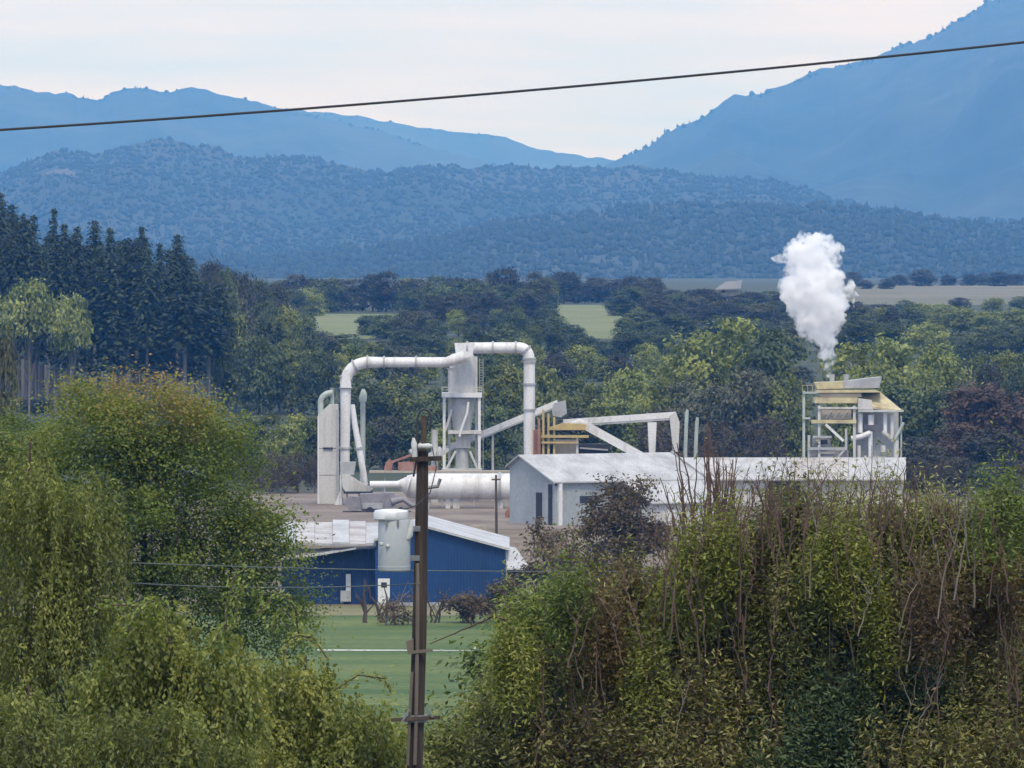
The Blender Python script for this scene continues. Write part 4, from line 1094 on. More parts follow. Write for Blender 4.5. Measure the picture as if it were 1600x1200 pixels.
for px, top, w, D, key in ((1495, 556, 60, 1290, 'dark'), (1530, 548, 66, 1300, 'dark'), (1572, 552, 70, 1295, 'mid'), (1608, 546, 70, 1300, 'dark'), (1550, 566, 60, 1250, 'dusk'), (1590, 572, 60, 1245, 'dark'), (1515, 572, 56, 1255, 'grey')):
    place_tree(key, px, top, w, D, "broadleaf_tree", "dark tree of the group rising behind the reddish trees at right", "dark trees behind the reddish trees")
for i, (px, top, w, key) in enumerate(((1432, 712, 50, 'dusk'), (1465, 716, 56, 'brownbush'), (1500, 712, 60, 'dusk'), (1535, 722, 56, 'dark'), (1570, 716, 60, 'dusk'), (1606, 720, 60, 'brownbush'), (1640, 714, 60, 'dusk'))):
    place_tree(key, px, top, w, 985 - i * 3, "scrub_shrub", "dark scrubby shrub of the row right of the long shed", "scrub right of the long shed")
# pale house among the far trees
hs = thing("farm_house", "small pale house with light roof among far trees left of the steam plume", "house", (PX(1138, 2290), 2290, gz(2290)))
MB().pbox(1122, 1156, 449, 492, 2290, 9).build("wall", M['tan'], hs)
MB().slab(P(1117, 452, 2288), P(1157, 450.5, 2288), P(1160, 438, 2294), P(1134, 440, 2294), 0.4).build("roof", M['weathered'], hs)
MB().pbox(1128, 1133, 452, 457, 2289.8, 0.15).build("window", M['dark'], hs)
for px, top, w in ((1112, 455, 44), (1134, 461, 40), (1158, 458, 44), (1180, 456, 46), (1095, 450, 44)):
    place_tree('dusk', px, top, w, 2265, "broadleaf_tree", "dark tree close in front of the small pale house", "trees around the pale house")
# ------------------------------------------------------------------ utility pole, transformer and wires
DP = 125.0
up = thing("utility_pole", "weathered wooden utility pole carrying the grey transformer in the middle foreground", "utility pole", (PX(650, DP), DP, gz(DP)))
base = Vector((PX(636, DP), DP, gz(DP) - 0.5))
MB().tube([base, P(648, 1200, DP), P(655, 1000, DP), P(659, 800, DP), P(660.5, 708, DP), P(660.5, 704, DP)], [0.155, 0.136, 0.124, 0.110, 0.095, 0.078], 20).build("shaft", M['pole'], up, True)
sp = 0.4 * DP / F
m = MB()
m.tube([P(648, 1195, DP - .19), P(650, 1130, DP - .19), P(652, 1000, DP - .18), P(652.5, 905, DP - .18), P(652, 880, DP - .15)], 0.032, 8)
m.build("riser_conduit", M['conduit'], up, True)
MB().tube([P(637, 1196, DP - .16), P(640, 1126, DP - .15), P(644, 1050, DP - .14)], 0.028, 8).build("riser_conduit", M['conduit'], up, True)
# collar with step arms
MB().tube([P(650.5, 1128, DP), P(650.7, 1117, DP)], [0.20, 0.20], 20).build("collar", M['iron'], up, True)
MB().beam(P(611, 1125, DP - .2), P(688, 1121, DP - .2), 0.05, 0.06).build("step_arm", M['bark'], up)
MB().beam(P(628, 1128, DP - .24), P(640, 1108, DP - .22), 0.03).build("step_bolt", M['iron'], up)
MB().beam(P(676, 1121, DP - .24), P(667, 1106, DP - .22), 0.03).build("step_bolt", M['iron'], up)
MB().pprism([(634, 1002), (646, 998), (646, 1022), (637, 1022)], DP - 0.22, 0.12).build("junction_box", M['conduit'], up)
MB().beam(P(644, 1019, DP - .2), P(676, 1016, DP - .2), 0.05).build("bracket", M['conduit'], up)
# head of the pole
MB().tube([P(661, 706, DP), P(662, 690, DP), P(663, 650, DP)], [0.06, 0.05, 0.045], 12).build("top_pin", M['bark'], up, True)
MB().tube([P(651, 700, DP - .1), P(652, 668, DP - .1)] + [P(a, b, DP - .1) for a, b in arc((652, 655), (655, 638), (664, 640), 5)] + [P(a, b, DP - .1) for a, b in arc((668, 641), (676, 646), (673, 662), 4)], 0.019, 8).build("loop_conductor", M['wire'], up, True)
MB().beam(P(640, 718, DP - .14), P(690, 716, DP - .14), 0.06, 0.08).build("crossarm", M['pole'], up)
m = MB(); m.tube([P(653, 697, DP - .16), P(657, 697, DP - .16), P(659, 697, DP - .16), P(670, 697.5, DP - .16), P(675, 697.5, DP - .16)], [0.03, 0.055, 0.04, 0.055, 0.03], 10); m.build("cutout_fuse", M['porcelain'], up, True)
MB().tube([P(648, 717, DP - .12), P(648, 706, DP - .12), P(647, 694, DP - .12), P(646, 684, DP - .12)], [0.05, 0.045, 0.055, 0.02], 10).build("insulator", M['porcelain'], up, True)
MB().tube([P(686, 715, DP - .12), P(686, 706, DP - .12), P(687, 698, DP - .12)], [0.04, 0.055, 0.02], 10).build("insulator", M['porcelain'], up, True)
MB().beam(P(653, 705, DP - .1), P(646, 745, DP - .12), 0.03).build("jumper_wire", M['wire'], up)
MB().tube([P(675, 698, DP - .12), P(682, 730, DP - .2), P(672, 770, DP - .2), P(650, 790, DP - .3), P(628, 797, DP - .1)], 0.009, 6).build("jumper_wire", M['wire'], up, True)
MB().tube([P(668, 762, DP), P(684, 760, DP + .05), P(688, 748, DP + .05)], 0.03, 8).build("guy_bracket", M['iron'], up, True)

tf = thing("pole_transformer", "grey can transformer with white lid hung on the left of the utility pole", "transformer", P(616, 892, DP - .05))
ctr = lambda y: P(616, y, DP - 0.30)
rr = 25.2 * DP / F
MB().tube([ctr(893), ctr(891.5), ctr(890), ctr(815), ctr(812)], [rr * 0.90, rr * 0.98, rr, rr, rr * 0.97], 36).build("tank", M['tank'], tf, True)
lid = MB().tube([P(611.5, 812.5, DP - .30), P(611.5, 810, DP - .30), P(611, 800, DP - .30), P(611, 797, DP - .30), P(611, 795.5, DP - .30)], [rr * 1.02, rr * 1.09, rr * 1.08, rr * 0.98, rr * 0.5], 36).build("lid", M['lid'], tf, True)
for a in (604, 622): MB().pbox(a - 1.6, a + 1.6, 812, 822, DP - 0.30 - rr - 0.025, 0.05).build("lid_edge_block", M['iron'], tf)  # two small dark blocks on the tank front below the lid
MB().tube([P(616, 886, DP - .3), P(616, 884, DP - .3)], [rr * 1.015, rr * 1.015], 36).build("bottom_band", M['tank'], tf, True)
for y in (826, 872): MB().beam(P(634, y, DP - .2), P(656, y, DP - .08), 0.06, 0.09).build("mounting_lug", M['iron'], tf)
MB().tube([P(636, 842, DP - .42), P(640, 836, DP - .42), P(642, 824, DP - .42), P(643, 812, DP - .42)], [0.05, 0.06, 0.045, 0.02], 10).build("arrester", M['porcelain'], tf, True)
for k, a in enumerate((602, 612)):
    MB().tube([P(a - 6, 850 + k * 3, DP - .3 - rr * 0.96), P(a - 6, 850 + k * 3, DP - .3 - rr * 1.10)], [0.035, 0.02], 10).build("low_voltage_bushing", M['porcelain'], tf, True)

def wire(label, pts, D0, D1, dia, mat):
    n = len(pts)
    w = [P(a, b, lerp(D0, D1, i / (n - 1))) for i, (a, b) in enumerate(pts)]
    fine = []
    for i in range(n - 1):
        for k in range(6): fine.append(w[i].lerp(w[i + 1], k / 6))
    fine.append(w[-1])
    o = MB().tube(fine, dia, 6).build("power_line", M[mat], None, True, origin=tuple(w[n // 2]))
    tag(o, label, "power line", "overhead lines")
def sagline(a, b, sag, n=24, x0=-300, x1=1900):
    out = []
    for i in range(n + 1):
        x = lerp(x0, x1, i / n)
        t = (x - a[0]) / (b[0] - a[0])
        out.append((x, lerp(a[1], b[1], t) + sag * 4 * t * (1 - t)))
    return out
wire("thick dark power line crossing the sky from left edge up to the mountain", sagline((0, 203), (1600, 66), 9), 62, 62, 0.0105, 'wire')
wire("upper thin cable passing the pole just below the transformer", sagline((170, 878), (830, 893), 3), 139, 168, 0.010, 'wire2')
wire("lower thin cable sagging left of the pole before the blue building", sagline((160, 908), (655, 912), 8, 16, -300, 656), 138, 124.75, 0.009, 'wire2')

# ------------------------------------------------------------------ foreground trees and shrubs
PAL = {
    'maple': [(0.031, 0.052, 0.009), (0.102, 0.155, 0.024), (0.235, 0.275, 0.045), (0.36, 0.225, 0.065)],
    'green': [(0.029, 0.048, 0.01), (0.102, 0.144, 0.026), (0.24, 0.282, 0.066)],
    'fresh': [(0.05, 0.073, 0.015), (0.165, 0.215, 0.04), (0.33, 0.374, 0.099)],
    'yellow': [(0.075, 0.088, 0.018), (0.194, 0.213, 0.043), (0.425, 0.413, 0.106)],
    'birch': [(0.048, 0.054, 0.014), (0.155, 0.172, 0.040), (0.34, 0.345, 0.090)],
    'ochre': [(0.050, 0.042, 0.016), (0.15, 0.125, 0.036), (0.25, 0.225, 0.070)],
    'orange': [(0.060, 0.044, 0.018), (0.17, 0.115, 0.040), (0.31, 0.215, 0.085)],
    'brown': [(0.041, 0.028, 0.017), (0.126, 0.084, 0.046), (0.252, 0.18, 0.094)],
    'tangle': [(0.050, 0.036, 0.022), (0.15, 0.105, 0.050), (0.15, 0.165, 0.042), (0.29, 0.27, 0.080), (0.42, 0.37, 0.15)],
    'tanglegreen': [(0.042, 0.040, 0.018), (0.11, 0.11, 0.036), (0.19, 0.215, 0.050), (0.33, 0.34, 0.10), (0.40, 0.35, 0.15)],
    'lime': [(0.085, 0.095, 0.018), (0.23, 0.25, 0.045), (0.42, 0.41, 0.11)],
    'bluegreen': [(0.021, 0.036, 0.016), (0.065, 0.101, 0.042), (0.15, 0.195, 0.081)],  # dark blue-green leaf colours
}
for k, c in PAL.items(): M['fg_' + k] = leaf_mat("foreground_" + k + "_leaf", c, 0.5, 0.06, 0.4)

def fg_tree(name, label, cat, D, lobes_px, pal, n, per, csize, lsize, seed, style='clump', twigs=18, trunk_px=None, bark='twig', top_tint=None, depth=0.8, squash=None, wid=0.5, r0=0.09, fixlow=-0.35, jit=0.10):
    """Foreground plant from crown lobes given as (px, py, rx, ry) at distance D."""
    s = D / F
    cx = sum(l[0] for l in lobes_px) / len(lobes_px)
    tx = trunk_px or cx
    root = thing(name, label, cat, (PX(tx, D), D, gz(D)))
    r = random.Random(seed); rn = np.random.default_rng(seed)
    lobes = []
    for (a, b, rx, ry) in lobes_px:
        p = P(a, b, D)
        lobes.append((p.x, p.y + r.uniform(-.25, .25) * rx * s, p.z, rx * s, rx * s * depth, ry * s))
    for L in list(lobes):          # break the round outline with smaller boughs
        for _ in range(7):
            d = unit(rn.normal(0, 1, 3)); d[2] = abs(d[2]) if r.random() < 0.75 else d[2]
            q = r.uniform(0.75, 1.12); k = r.uniform(0.16, 0.42)
            lobes.append((L[0] + d[0] * L[3] * q, L[1] + d[1] * L[4] * q, L[2] + d[2] * L[5] * q, L[3] * k, L[4] * k, L[5] * k * r.uniform(.8, 1.5)))
    if style in ('clump', 'shoot'):
        if style == 'shoot': wid = min(wid, 0.32)
        sq = squash or ((1, 1, 0.6) if style == 'clump' else (0.36, 0.36, 1.9))
        V, Fc, T, cc = clump_crown(lobes, n, per, csize, lsize, seed, squash=sq, wid=wid, top_tint=top_tint, low=fixlow, shell=(0.45, 1.08), jit=0.10 if style == 'clump' else 0.22)
    elif style == 'weep':
        cc0 = []
        Cs, Ns, Ls, Al, Ts = [], [], [], [], []
        la = np.array(lobes); wg = la[:, 3] * la[:, 5]; wg = wg / wg.sum()
        cc = []
        for i in range(n):
            L = lobes[r.choices(range(len(lobes)), wg)[0]]
            d = rn.normal(0, 1, 3); d[2] = abs(d[2]) * 0.8 + (0 if r.random() < 0.6 else -0.6); d /= np.linalg.norm(d)
            q = r.uniform(0.55, 1.02)
            p0 = np.array(L[:3]) + d * np.array(L[3:]) * q
            cc.append(p0)
            out = np.array([d[0], d[1], 0.0]) * 0.5
            ln = csize * r.uniform(0.6, 1.5); ct = 0.5 + 0.45 * mnoise.noise(tuple(p0 * 1.3)) + r.gauss(0, .14)
            steps = per
            p = p0.copy(); v = out * 0.5 + np.array([0, 0, 0.25])
            for k in range(steps):
                v = v * 0.86 + np.array([0, 0, -0.16]) + rn.normal(0, .035, 3)
                p = p + v / np.linalg.norm(v) * ln / steps
                for q2 in range(2):
                    Cs.append(p + rn.normal(0, lsize * 0.4, 3)); Al.append(v + rn.normal(0, .25, 3)); Ns.append(out * 1.6 + np.array([0, 0, .35]) + rn.normal(0, .5, 3))
                    Ls.append(lsize * r.uniform(.6, 1.35)); Ts.append(ct + r.gauss(0, .09))
        V, Fc = leaves(np.array(Cs), np.array(Ns), np.array(Ls), wid, rn, np.array(Al))
        T = np.repeat(np.clip(Ts, 0, 1), 4); cc = np.array(cc)
    V = V - np.array(root.location)
    link("crown", raw_mesh("crown", V, Fc, M['fg_' + pal], tint=T), root)
    tk = MB()
    topl = max(lobes, key=lambda L: L[2] + L[5])
    idx = rn.choice(len(cc), min(twigs, len(cc)), replace=False)
    limbs(tk, (PX(tx, D), D, gz(D) - 0.4), (topl[0], topl[1], topl[2] + topl[5] * 0.55), [tuple(cc[i]) for i in idx], r0, r, 8)
    tk.build("trunk", M[bark], root, True)
    return root

def stems(root, D, specs, mat, seed, name="branch", rad=(0.028, 0.007)):
    """Visible bare stems: each spec is a pixel path at distance D + its own offset."""
    r = random.Random(seed)
    for pts, dy, k in specs:
        m = MB()
        w = [P(a, b, D + dy + 0.12 * i) for i, (a, b) in enumerate(pts)]
        fine = []
        for i in range(len(w) - 1):
            for q in range(4):
                p = w[i].lerp(w[i + 1], q / 4)
                if i or q: p = p + Vector((r.gauss(0, .014), r.gauss(0, .02), 0)) * (D / 130)
                fine.append(p)
        fine.append(w[-1])
        rs = [lerp(rad[0] * k, rad[1] * k, i / (len(fine) - 1)) for i in range(len(fine))]
        m.tube(fine, rs, 7)
        for _ in range(5):        # side twigs
            i = r.randrange(len(fine) // 4, len(fine) - 1)
            d = Vector((r.uniform(-1, 1), r.uniform(-.5, .5), r.uniform(.5, 1.3))).normalized() * r.uniform(.15, .45) * (D / 130)
            m.tube([fine[i], fine[i] + d * .5 + Vector((0, 0, .03)), fine[i] + d], [rs[i] * .6, rs[i] * .4, rs[i] * .18], 5, caps=False)
        m.build(name, M[mat], root, True)

# left side
fg_tree("maple_tree", "large rounded green tree with orange tinted top at left", "tree", 280, [(215, 690, 125, 100), (150, 760, 120, 110), (300, 760, 100, 110), (330, 870, 110, 110), (220, 870, 140, 120), (410, 930, 76, 110), (440, 1010, 58, 70), (120, 900, 100, 110), (395, 850, 60, 70), (300, 990, 150, 100)],
        'maple', 1000, 122, 1.0, 0.128, 101, twigs=30, trunk_px=250, bark='bark', top_tint=0.68, r0=0.28, wid=0.62)
fg_tree("maple_tree", "lower green tree behind the rounded tree at the left edge", "tree", 300, [(20, 740, 90, 78), (70, 720, 60, 54), (-40, 760, 90, 90)], 'maple', 300, 110, 0.9, 0.128, 102, bark='bark', r0=0.25)
b1 = fg_tree("weeping_birch", "weeping olive brown birch with hanging strands at the left edge", "tree", 128, [(-30, 775, 110, 75), (80, 775, 90, 62), (140, 830, 58, 80), (20, 880, 120, 110), (130, 930, 62, 110), (60, 1010, 110, 120), (-20, 1090, 110, 130), (110, 1100, 70, 100)],
        'birch', 1500, 20, 1.25, 0.085, 103, style='weep', twigs=22, trunk_px=40, bark='twig', wid=0.42)
fg_tree("weeping_shrub", "dark drooping shrub at the bottom left corner", "shrub", 118, [(90, 1180, 130, 70), (210, 1170, 100, 70), (0, 1170, 90, 80), (300, 1190, 90, 60)], 'birch', 700, 18, 1.0, 0.09, 104, style='weep', twigs=14, wid=0.45)
y1 = fg_tree("willow_shrub", "yellow green arching shrub below the rounded tree", "shrub", 121, [(245, 1010, 70, 60), (330, 1060, 90, 60), (200, 1080, 70, 70), (300, 1120, 120, 70)], 'yellow', 620, 16, 0.62, 0.095, 105, style='weep', twigs=16, trunk_px=270)
y2 = fg_tree("willow_shrub", "bright yellow green shrub before the field left of the pole", "shrub", 128, [(430, 1075, 72, 55), (500, 1120, 80, 60), (560, 1160, 72, 52), (400, 1150, 100, 60), (600, 1190, 50, 35)], 'yellow', 620, 15, 0.6, 0.095, 106, style='weep', twigs=16, trunk_px=470)
fg_tree("broadleaf_shrub", "dark green shrub under the arching shrubs at bottom left", "shrub", 127.5, [(330, 1190, 130, 50), (480, 1200, 110, 40), (580, 1215, 70, 36)], 'yellow', 330, 15, 0.6, 0.09, 107, style='weep', twigs=10)
# arching light fronds
def arch(root, paths, D, pal, seed, lsize=0.085):
    rn = np.random.default_rng(seed)
    for pts in paths:
        Cs, Ns, Ls, Al, Ts = [], [], [], [], []; m = MB()
        w = [np.array(P(a, b, D + 0.1 * i)) for i, (a, b) in enumerate(pts)]
        m.tube([tuple(q) for q in w], [0.012] * len(w), 5)
        for i in range(len(w) - 1):
            nseg = max(3, int(np.linalg.norm(w[i + 1] - w[i]) / 0.010))
            for k in range(nseg):
                p = w[i] + (w[i + 1] - w[i]) * k / nseg
                Cs.append(p + rn.normal(0, .05, 3)); Al.append(w[i + 1] - w[i] + rn.normal(0, .1, 3)); Ns.append(rn.normal(0, .6, 3) + np.array([0, -.5, .6])); Ls.append(lsize * rn.uniform(.7, 1.3)); Ts.append(np.clip(.6 + rn.normal(0, .2), 0, 1))
        V, Fc = leaves(np.array(Cs), np.array(Ns), np.array(Ls), .5, rn, np.array(Al))
        st_ = m.build("arching_branch", M['twig'], root, True)
        link("foliage", raw_mesh("foliage", V - np.array(root.location), Fc, M['fg_' + pal], tint=np.repeat(Ts, 4)), st_)
arch(y1, [[(352, 1000), (356, 940), (366, 902), (384, 888), (398, 900), (404, 930), (400, 965)], [(368, 985), (372, 930), (382, 910), (388, 935)], [(404, 960), (425, 935), (448, 930), (462, 952), (466, 990)], [(425, 985), (440, 950), (455, 965)],
          [(330, 1010), (345, 985), (368, 970)], [(195, 990), (225, 945), (250, 935), (262, 965)], [(150, 950), (185, 945), (215, 948)]], 120.5, 'fresh', 5)
arch(y2, [[(440, 1090), (445, 1010), (465, 992), (490, 998), (512, 1030)], [(330, 1070), (370, 1035), (410, 1030)], [(520, 1080), (560, 1055), (600, 1060), (612, 1085)]], 127.2, 'yellow', 6)

# shrubs near the blue building
sm = fg_tree("bare_stems", "twiggy grey brown shrub before the blue building beside the pole", "shrub", 636, [(622, 962, 34, 28), (640, 975, 30, 18)], 'brown', 60, 20, 0.6, 0.25, 131, twigs=20, trunk_px=620, r0=0.12)
stems(sm, 636, [([(598, 988), (612, 955), (634, 926)], 0, 4.0), ([(606, 988), (620, 960), (628, 930)], 0.2, 3), ([(640, 985), (652, 950), (650, 925)], 0.3, 3)], 'palebark', 3)
sf = thing("forked_stump", "dark forked bare trunk standing in front of the white door", "tree", (PX(588, 640), 640, gz(640)))
stems(sf, 640, [([(572, 988), (569, 950), (570, 905)], 0, 9), ([(600, 985), (590, 950), (576, 915)], 0, 8), ([(598, 985), (606, 950), (600, 915)], .3, 6)], 'bark', 4)
sg = thing("bare_sapling", "bare sapling to the right of the pole before the blue wall", "tree", (PX(684, 640), 640, gz(640)))
stems(sg, 640, [([(676, 985), (686, 950), (703, 918)], 0, 5), ([(680, 985), (690, 955), (696, 935)], 0, 4), ([(676, 985), (674, 950), (668, 922)], 0, 4)], 'bark', 5)
for i, (a, b, rx, ry, lab) in enumerate(((738, 948, 36, 13, "low dull shrub at the foot of the blue wall right of the pole"), (792, 934, 26, 20, "low brown shrub at the right corner of the blue building"), (862, 872, 44, 48, "reddish brown bush right of the blue building"),
                                   (905, 905, 40, 46, "dark reddish bush below the round brown tree"), (845, 918, 40, 34, "dull brown bush under the white porch roof"))):
    fg_tree("brown_bush", lab, "shrub", 640 - i * 6, [(a, b, rx, ry), (a + 12, b + (30 if ry > 15 else 8), rx, ry)], 'brown', 90, 34, 0.9, 0.34, 140 + i, twigs=16, r0=0.1)
fg_tree("brown_tree", "round brown leaved tree standing in front of the white warehouse roof", "tree", 600, [(970, 805, 52, 52), (955, 850, 45, 50), (1000, 860, 44, 50), (975, 920, 60, 50)], 'brown', 300, 52, 1.0, 0.32, 150, twigs=40, bark='twig', r0=0.22)

# right side
for i, (a, b, rx, ry, D, pl, lab) in enumerate(((1000, 1040, 110, 120, 176, 'green', "shadowed shrub deep in the thicket behind the ochre shoots"), (1180, 1010, 120, 140, 178, 'ochre', "shadowed shrub deep in the thicket behind the purplish twigs"),
        (1330, 1000, 130, 130, 174, 'green', "shadowed shrub deep in the thicket under the dark green tree"), (1480, 1010, 120, 140, 176, 'green', "shadowed shrub behind the orange brown leaves"), (1600, 1020, 110, 140, 178, 'ochre', "shadowed shrub at the right edge behind the orange leaves"),
        (850, 1120, 110, 90, 160, 'green', "shadowed shrub behind the curly leaved shrub"), (1100, 1150, 140, 90, 150, 'ochre', "shadowed shrub behind the V shaped stems"), (1420, 1160, 140, 80, 140, 'bluegreen', "shadowed shrub behind the dark blue green shrub"))):
    fg_tree("thicket_shrub", lab, "shrub", D, [(a, b, rx, ry)], pl, 300, 26, 0.58, 0.17, 300 + i, twigs=20)
fg_tree("laurel_shrub", "light green leafy shrub right of the field", "shrub", 140.0, [(825, 1020, 50, 56), (862, 985, 50, 36), (806, 1085, 62, 66), (870, 1020, 60, 60)], 'fresh', 420, 42, 0.42, 0.108, 201, style='shoot', twigs=20, trunk_px=820)
fg_tree("laurel_shrub", "curly leaved mid green shrub at the bottom right of the pole", "shrub", 138.9, [(772, 1152, 66, 52), (830, 1150, 90, 72), (720, 1190, 70, 50), (880, 1180, 70, 50)], 'tanglegreen', 460, 46, 0.42, 0.108, 202, style='shoot', twigs=20)
fg_tree("alder_shrub", "brown green twiggy shrub below the round brown tree", "shrub", 139.6, [(950, 1000, 70, 76), (900, 1060, 80, 80), (990, 965, 60, 56), (980, 1080, 80, 80)], 'tangle', 700, 46, 0.45, 0.108, 203, style='shoot', twigs=40)
fg_tree("willow_tree", "yellow green drooping tree behind the bare twigs", "tree", 139.2, [(1095, 905, 54, 40), (1080, 945, 60, 50), (1120, 945, 50, 50)], 'yellow', 330, 16, 0.75, 0.105, 204, style='weep', twigs=18)
bt = thing("bare_tree", "tall bare tree with upright dark twigs before the long shed", "tree", (PX(1110, 190), 190, gz(190)))
rb = random.Random(9); sp_ = []
for i in range(36):
    x0 = 1105 + rb.uniform(-40, 45); x1 = 1105 + (x0 - 1105) * 1.6 + rb.uniform(-18, 18); tp = 655 + abs(x1 - 1105) * 0.55 + rb.uniform(0, 110)
    sp_.append(([(lerp(1108, x0, .6), 960), (x0, 860), (lerp(x0, x1, .5) + rb.uniform(-7, 7), (860 + tp) / 2), (x1, tp)], rb.uniform(-1, 1), rb.uniform(.8, 1.35)))
stems(bt, 190, sp_, 'twig', 8, rad=(0.05, 0.010))
MB().tube([(PX(1110, 190), 190, gz(190) - .5), P(1108, 1100, 190), P(1108, 955, 190)], [0.16, 0.13, 0.10], 10).build("trunk", M['twig'], bt, True)
fg_tree("alder_shrub", "purplish brown twiggy shrub in the middle of the right thicket", "shrub", 139.4, [(1150, 930, 60, 90), (1140, 1030, 70, 80), (1190, 990, 60, 80)], 'tangle', 460, 32, 0.5, 0.11, 205, style='shoot', twigs=60)
g1 = fg_tree("alder_tree", "broad dark green tree with upright shoots below the cooling tower", "tree", 140.2, [(1225, 870, 70, 70), (1310, 858, 90, 62), (1385, 862, 62, 66), (1270, 940, 110, 80), (1360, 950, 90, 80), (1210, 930, 60, 80)], 'tanglegreen', 1050, 42, 0.46, 0.108, 206, style='shoot', twigs=60, r0=0.14)
rb = random.Random(19)
stems(g1, 139.4, [([(1190 + i * 17, 860 + rb.uniform(-10, 40)), (1186 + i * 17.5 + rb.uniform(-8, 8), 790), (1184 + i * 18 + rb.uniform(-14, 14), 722 + rb.uniform(0, 40))], rb.uniform(-1, .5), rb.uniform(.6, 1)) for i in range(14)] + [([(1186 + i * 11 + rb.uniform(-6, 6), 830), (1186 + i * 11.3 + rb.uniform(-9, 9), 775), (1186 + i * 11.6 + rb.uniform(-16, 16), 692 + rb.uniform(0, 50))], rb.uniform(-1, .5), rb.uniform(.35, .6)) for i in range(22)], 'twig', 20)
fg_tree("willow_shrub", "yellow green patch of drooping shoots left in the dark green tree", "shrub", 139.5, [(1300, 905, 46, 46), (1335, 930, 36, 36)], 'yellow', 230, 15, 0.62, 0.10, 207, style='weep', twigs=14)
fg_tree("willow_shrub", "bright yellow green shoots right of the thicket's middle", "shrub", 139.0, [(1375, 1030, 40, 56), (1350, 1000, 34, 44)], 'yellow', 230, 15, 0.62, 0.10, 208, style='weep', twigs=14)
fg_tree("alder_tree", "mid green tree at the right edge under the reddish trees", "tree", 140.8, [(1470, 860, 62, 66), (1540, 862, 76, 66), (1600, 876, 70, 70), (1500, 910, 100, 70), (1600, 930, 90, 70)], 'tanglegreen', 860, 42, 0.46, 0.108, 209, style='shoot', twigs=40, r0=0.14, squash=(0.6, 0.6, 1.1))
fg_tree("orange_shrub", "orange brown leaved shrub at the right edge", "shrub", 139.6, [(1500, 960, 70, 50), (1570, 960, 70, 60), (1540, 1020, 90, 56), (1450, 1010, 50, 50)], 'orange', 400, 36, 0.46, 0.108, 210, style='shoot', twigs=40)
fg_tree("alder_shrub", "mixed brown green shrub in the centre of the right thicket", "shrub", 138.9, [(1250, 1010, 80, 70), (1200, 1070, 80, 70), (1300, 1060, 70, 60)], 'tanglegreen', 640, 46, 0.42, 0.108, 214, style='shoot', twigs=50)
fg_tree("dark_shrub", "dark blue green shrub low in the right thicket", "shrub", 138.5, [(1330, 1130, 86, 66), (1410, 1120, 70, 60), (1290, 1170, 80, 50), (1460, 1160, 80, 60)], 'bluegreen', 420, 44, 0.46, 0.108, 211, style='shoot', twigs=24)
fg_tree("laurel_shrub", "mid green shrub at the bottom right corner", "shrub", 138.7, [(1540, 1100, 80, 60), (1600, 1120, 70, 70), (1520, 1170, 90, 60), (1590, 1190, 80, 50)], 'tangle', 480, 44, 0.44, 0.108, 212, style='shoot', twigs=24)
v1 = fg_tree("twig_shrub", "bare V shaped stems with few brown leaves at the bottom of the thicket", "shrub", 138.3, [(1080, 1120, 90, 70), (1160, 1140, 80, 66), (1010, 1150, 80, 60), (1230, 1180, 70, 50)], 'tangle', 420, 28, 0.42, 0.11, 213, style='shoot', twigs=50, trunk_px=1110)
stems(v1, 137.6, [([(1110, 1230), (1085, 1150), (1050, 1060)], 0, 1.4), ([(1112, 1230), (1150, 1140), (1165, 1050), (1160, 960)], .1, 1.5), ([(1120, 1230), (1125, 1150), (1132, 1050)], .2, 1.1),
                ([(1105, 1230), (1040, 1150), (1010, 1080)], .1, 1.0), ([(1160, 1230), (1200, 1150), (1215, 1090)], .1, 1.3), ([(1240, 1240), (1215, 1150), (1200, 1080), (1205, 1020)], .1, 1.2), ([(1090, 1230), (1100, 1150), (1085, 1090), (1100, 1040)], 0, .9)], 'twig', 31)
wire_shadow_limb = thing("bare_stems", "dark limb shape standing in for a wire shadow across the field beside the pole", "shrub", (PX(800, 137.6), 137.6, gz(137.6)))
stems(wire_shadow_limb, 137.6, [([(806, 1130), (800, 1020), (790, 968), (772, 963), (722, 984), (672, 1006)], 0, 1.3), ([(802, 1130), (806, 1000), (795, 950), (780, 938)], 0.1, 0.9)], 'twig', 33)  # limb shape drawn in place of a guy wire's shadow

rb = random.Random(77)
for i in range(120):
    a = rb.uniform(850, 1600)
    top_lim = float(np.interp(a, [850, 900, 960, 1040, 1180, 1420, 1600], [960, 900, 880, 790, 715, 715, 745]))
    y1_ = top_lim + (rb.uniform(0, 60) if rb.random() < 0.55 else rb.uniform(60, 330)); y0 = y1_ + rb.uniform(70, 190); lean = rb.uniform(-48, 48)
    o = thing("thicket_sapling", "thin dark leafless sapling among the shrubs of the right thicket", "sapling", (PX(a, 138.6), 138.6, gz(138.6)), "thin saplings in the right thicket")
    dz = rb.uniform(-1.9, -0.1)
    mx_, my_ = a + rb.uniform(-6, 6), lerp(y0, y1_, .5)
    stems(o, 138.6, [([(a - lean * .7, y0 + 30), (a - lean * .35 + rb.uniform(-6, 6), lerp(y0, y1_, .25)), (mx_, my_), (a + lean * .25 + rb.uniform(-6, 6), lerp(y0, y1_, .8)), (a + lean * .6, y1_)], dz, rb.uniform(.35, .7)),
                     ([(mx_, my_), (mx_ - lean * .3 + rb.uniform(-8, 8), lerp(my_, y1_, .5)), (mx_ - lean * .6 + rb.uniform(-14, 14), lerp(my_, y1_, .9))], dz + .2, rb.uniform(.3, .5))], 'conduit' if i % 6 == 0 else 'twig', 500 + i)
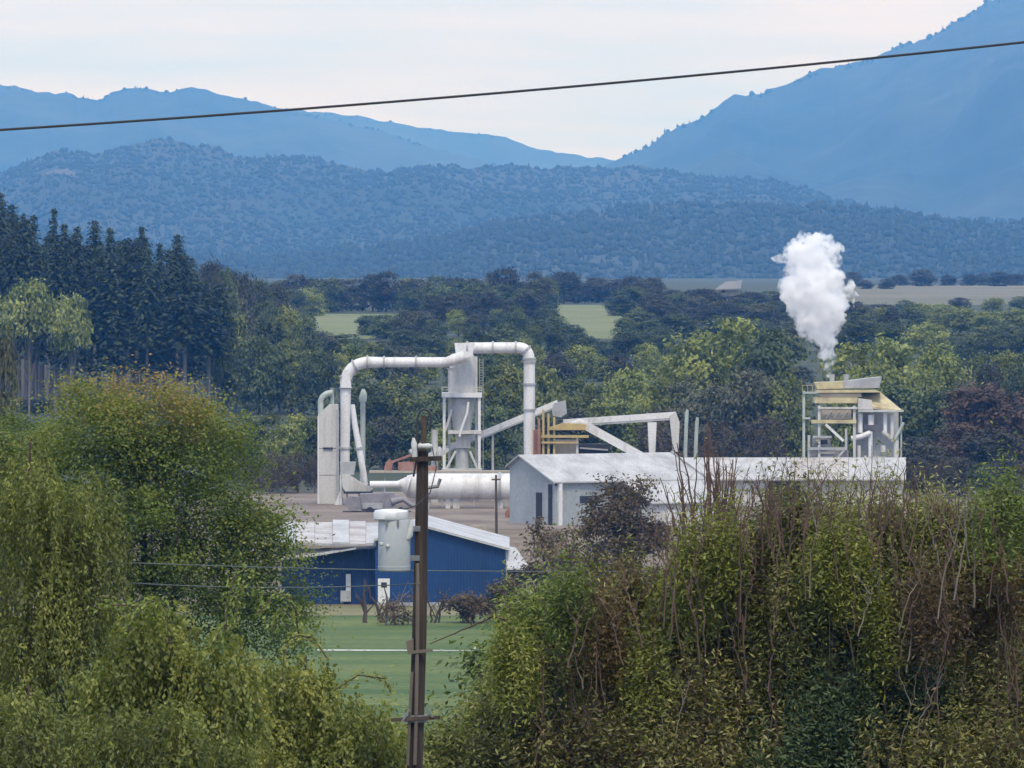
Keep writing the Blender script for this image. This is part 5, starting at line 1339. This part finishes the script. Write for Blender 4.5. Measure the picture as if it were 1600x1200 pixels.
for i, (a, b, rx, ry, D, pl, lab) in enumerate(((700, 1215, 110, 50, 137.8, 'tanglegreen', "low dark shrub at the bottom edge right of the pole"), (900, 1215, 120, 50, 137.6, 'tangle', "low brownish shrub at the bottom edge below the curly shrub"), (1080, 1220, 110, 46, 137.4, 'tangle', "low shrub at the bottom edge under the V shaped stems"),
        (1270, 1220, 120, 46, 137.7, 'bluegreen', "low blue green shrub at the bottom edge of the thicket"), (1480, 1215, 140, 50, 137.5, 'tangle', "low mixed brown green shrub at the bottom edge near the right corner"), (560, 1235, 90, 50, 129, 'yellow', "low yellow green shrub at the bottom edge left of the pole"))):
    fg_tree("low_shrub", lab, "shrub", D, [(a - rx * .4, b, rx * .7, ry), (a + rx * .4, b + 6, rx * .7, ry)], pl, 330, 36, 0.42, 0.12, 340 + i, twigs=14, style='shoot')

for i, (a, b, rx, ry, pl, st_, lab) in enumerate(((1120, 880, 46, 50, 'lime', 'shoot', "yellow green hanging shoots just under the tall bare tree"), (1080, 905, 40, 40, 'lime', 'shoot', "yellow green hanging shoots left of the bare tree's base"), (1290, 890, 40, 36, 'lime', 'shoot', "pale yellow green shoots below the dark green tree top"),
        (1340, 925, 34, 34, 'lime', 'shoot', "pale yellow green tuft in the upper middle of the right thicket"), (1385, 1020, 36, 50, 'lime', 'shoot', "bright green tuft in the right half of the thicket"), (930, 1010, 50, 40, 'orange', 'shoot', "orange brown leafy shoots at the left of the thicket"),
        (1450, 980, 60, 40, 'brown', 'shoot', "brown leafy shoots left of the orange brown shrub"), (1290, 1130, 70, 40, 'bluegreen', 'shoot', "dark green shoots low in the thicket"), (888, 968, 44, 34, 'fresh', 'shoot', "light green leafy shoots at the upper left of the thicket"), (1010, 1090, 50, 44, 'lime', 'shoot', "yellow green tuft low at the left of the V shaped stems"), (1555, 830, 50, 40, 'fresh', 'shoot', "light green tuft at the upper right edge of the thicket"), (808, 1064, 38, 44, 'lime', 'shoot', "yellow green leafy shoots beside the field right of the pole"))):
    fg_tree("thicket_shrub", lab, "shrub", 138.1 - 0.05 * i, [(a, b, rx, ry)], pl, 130, 26, 0.46, 0.105, 380 + i, style=st_, twigs=2, r0=0.02)
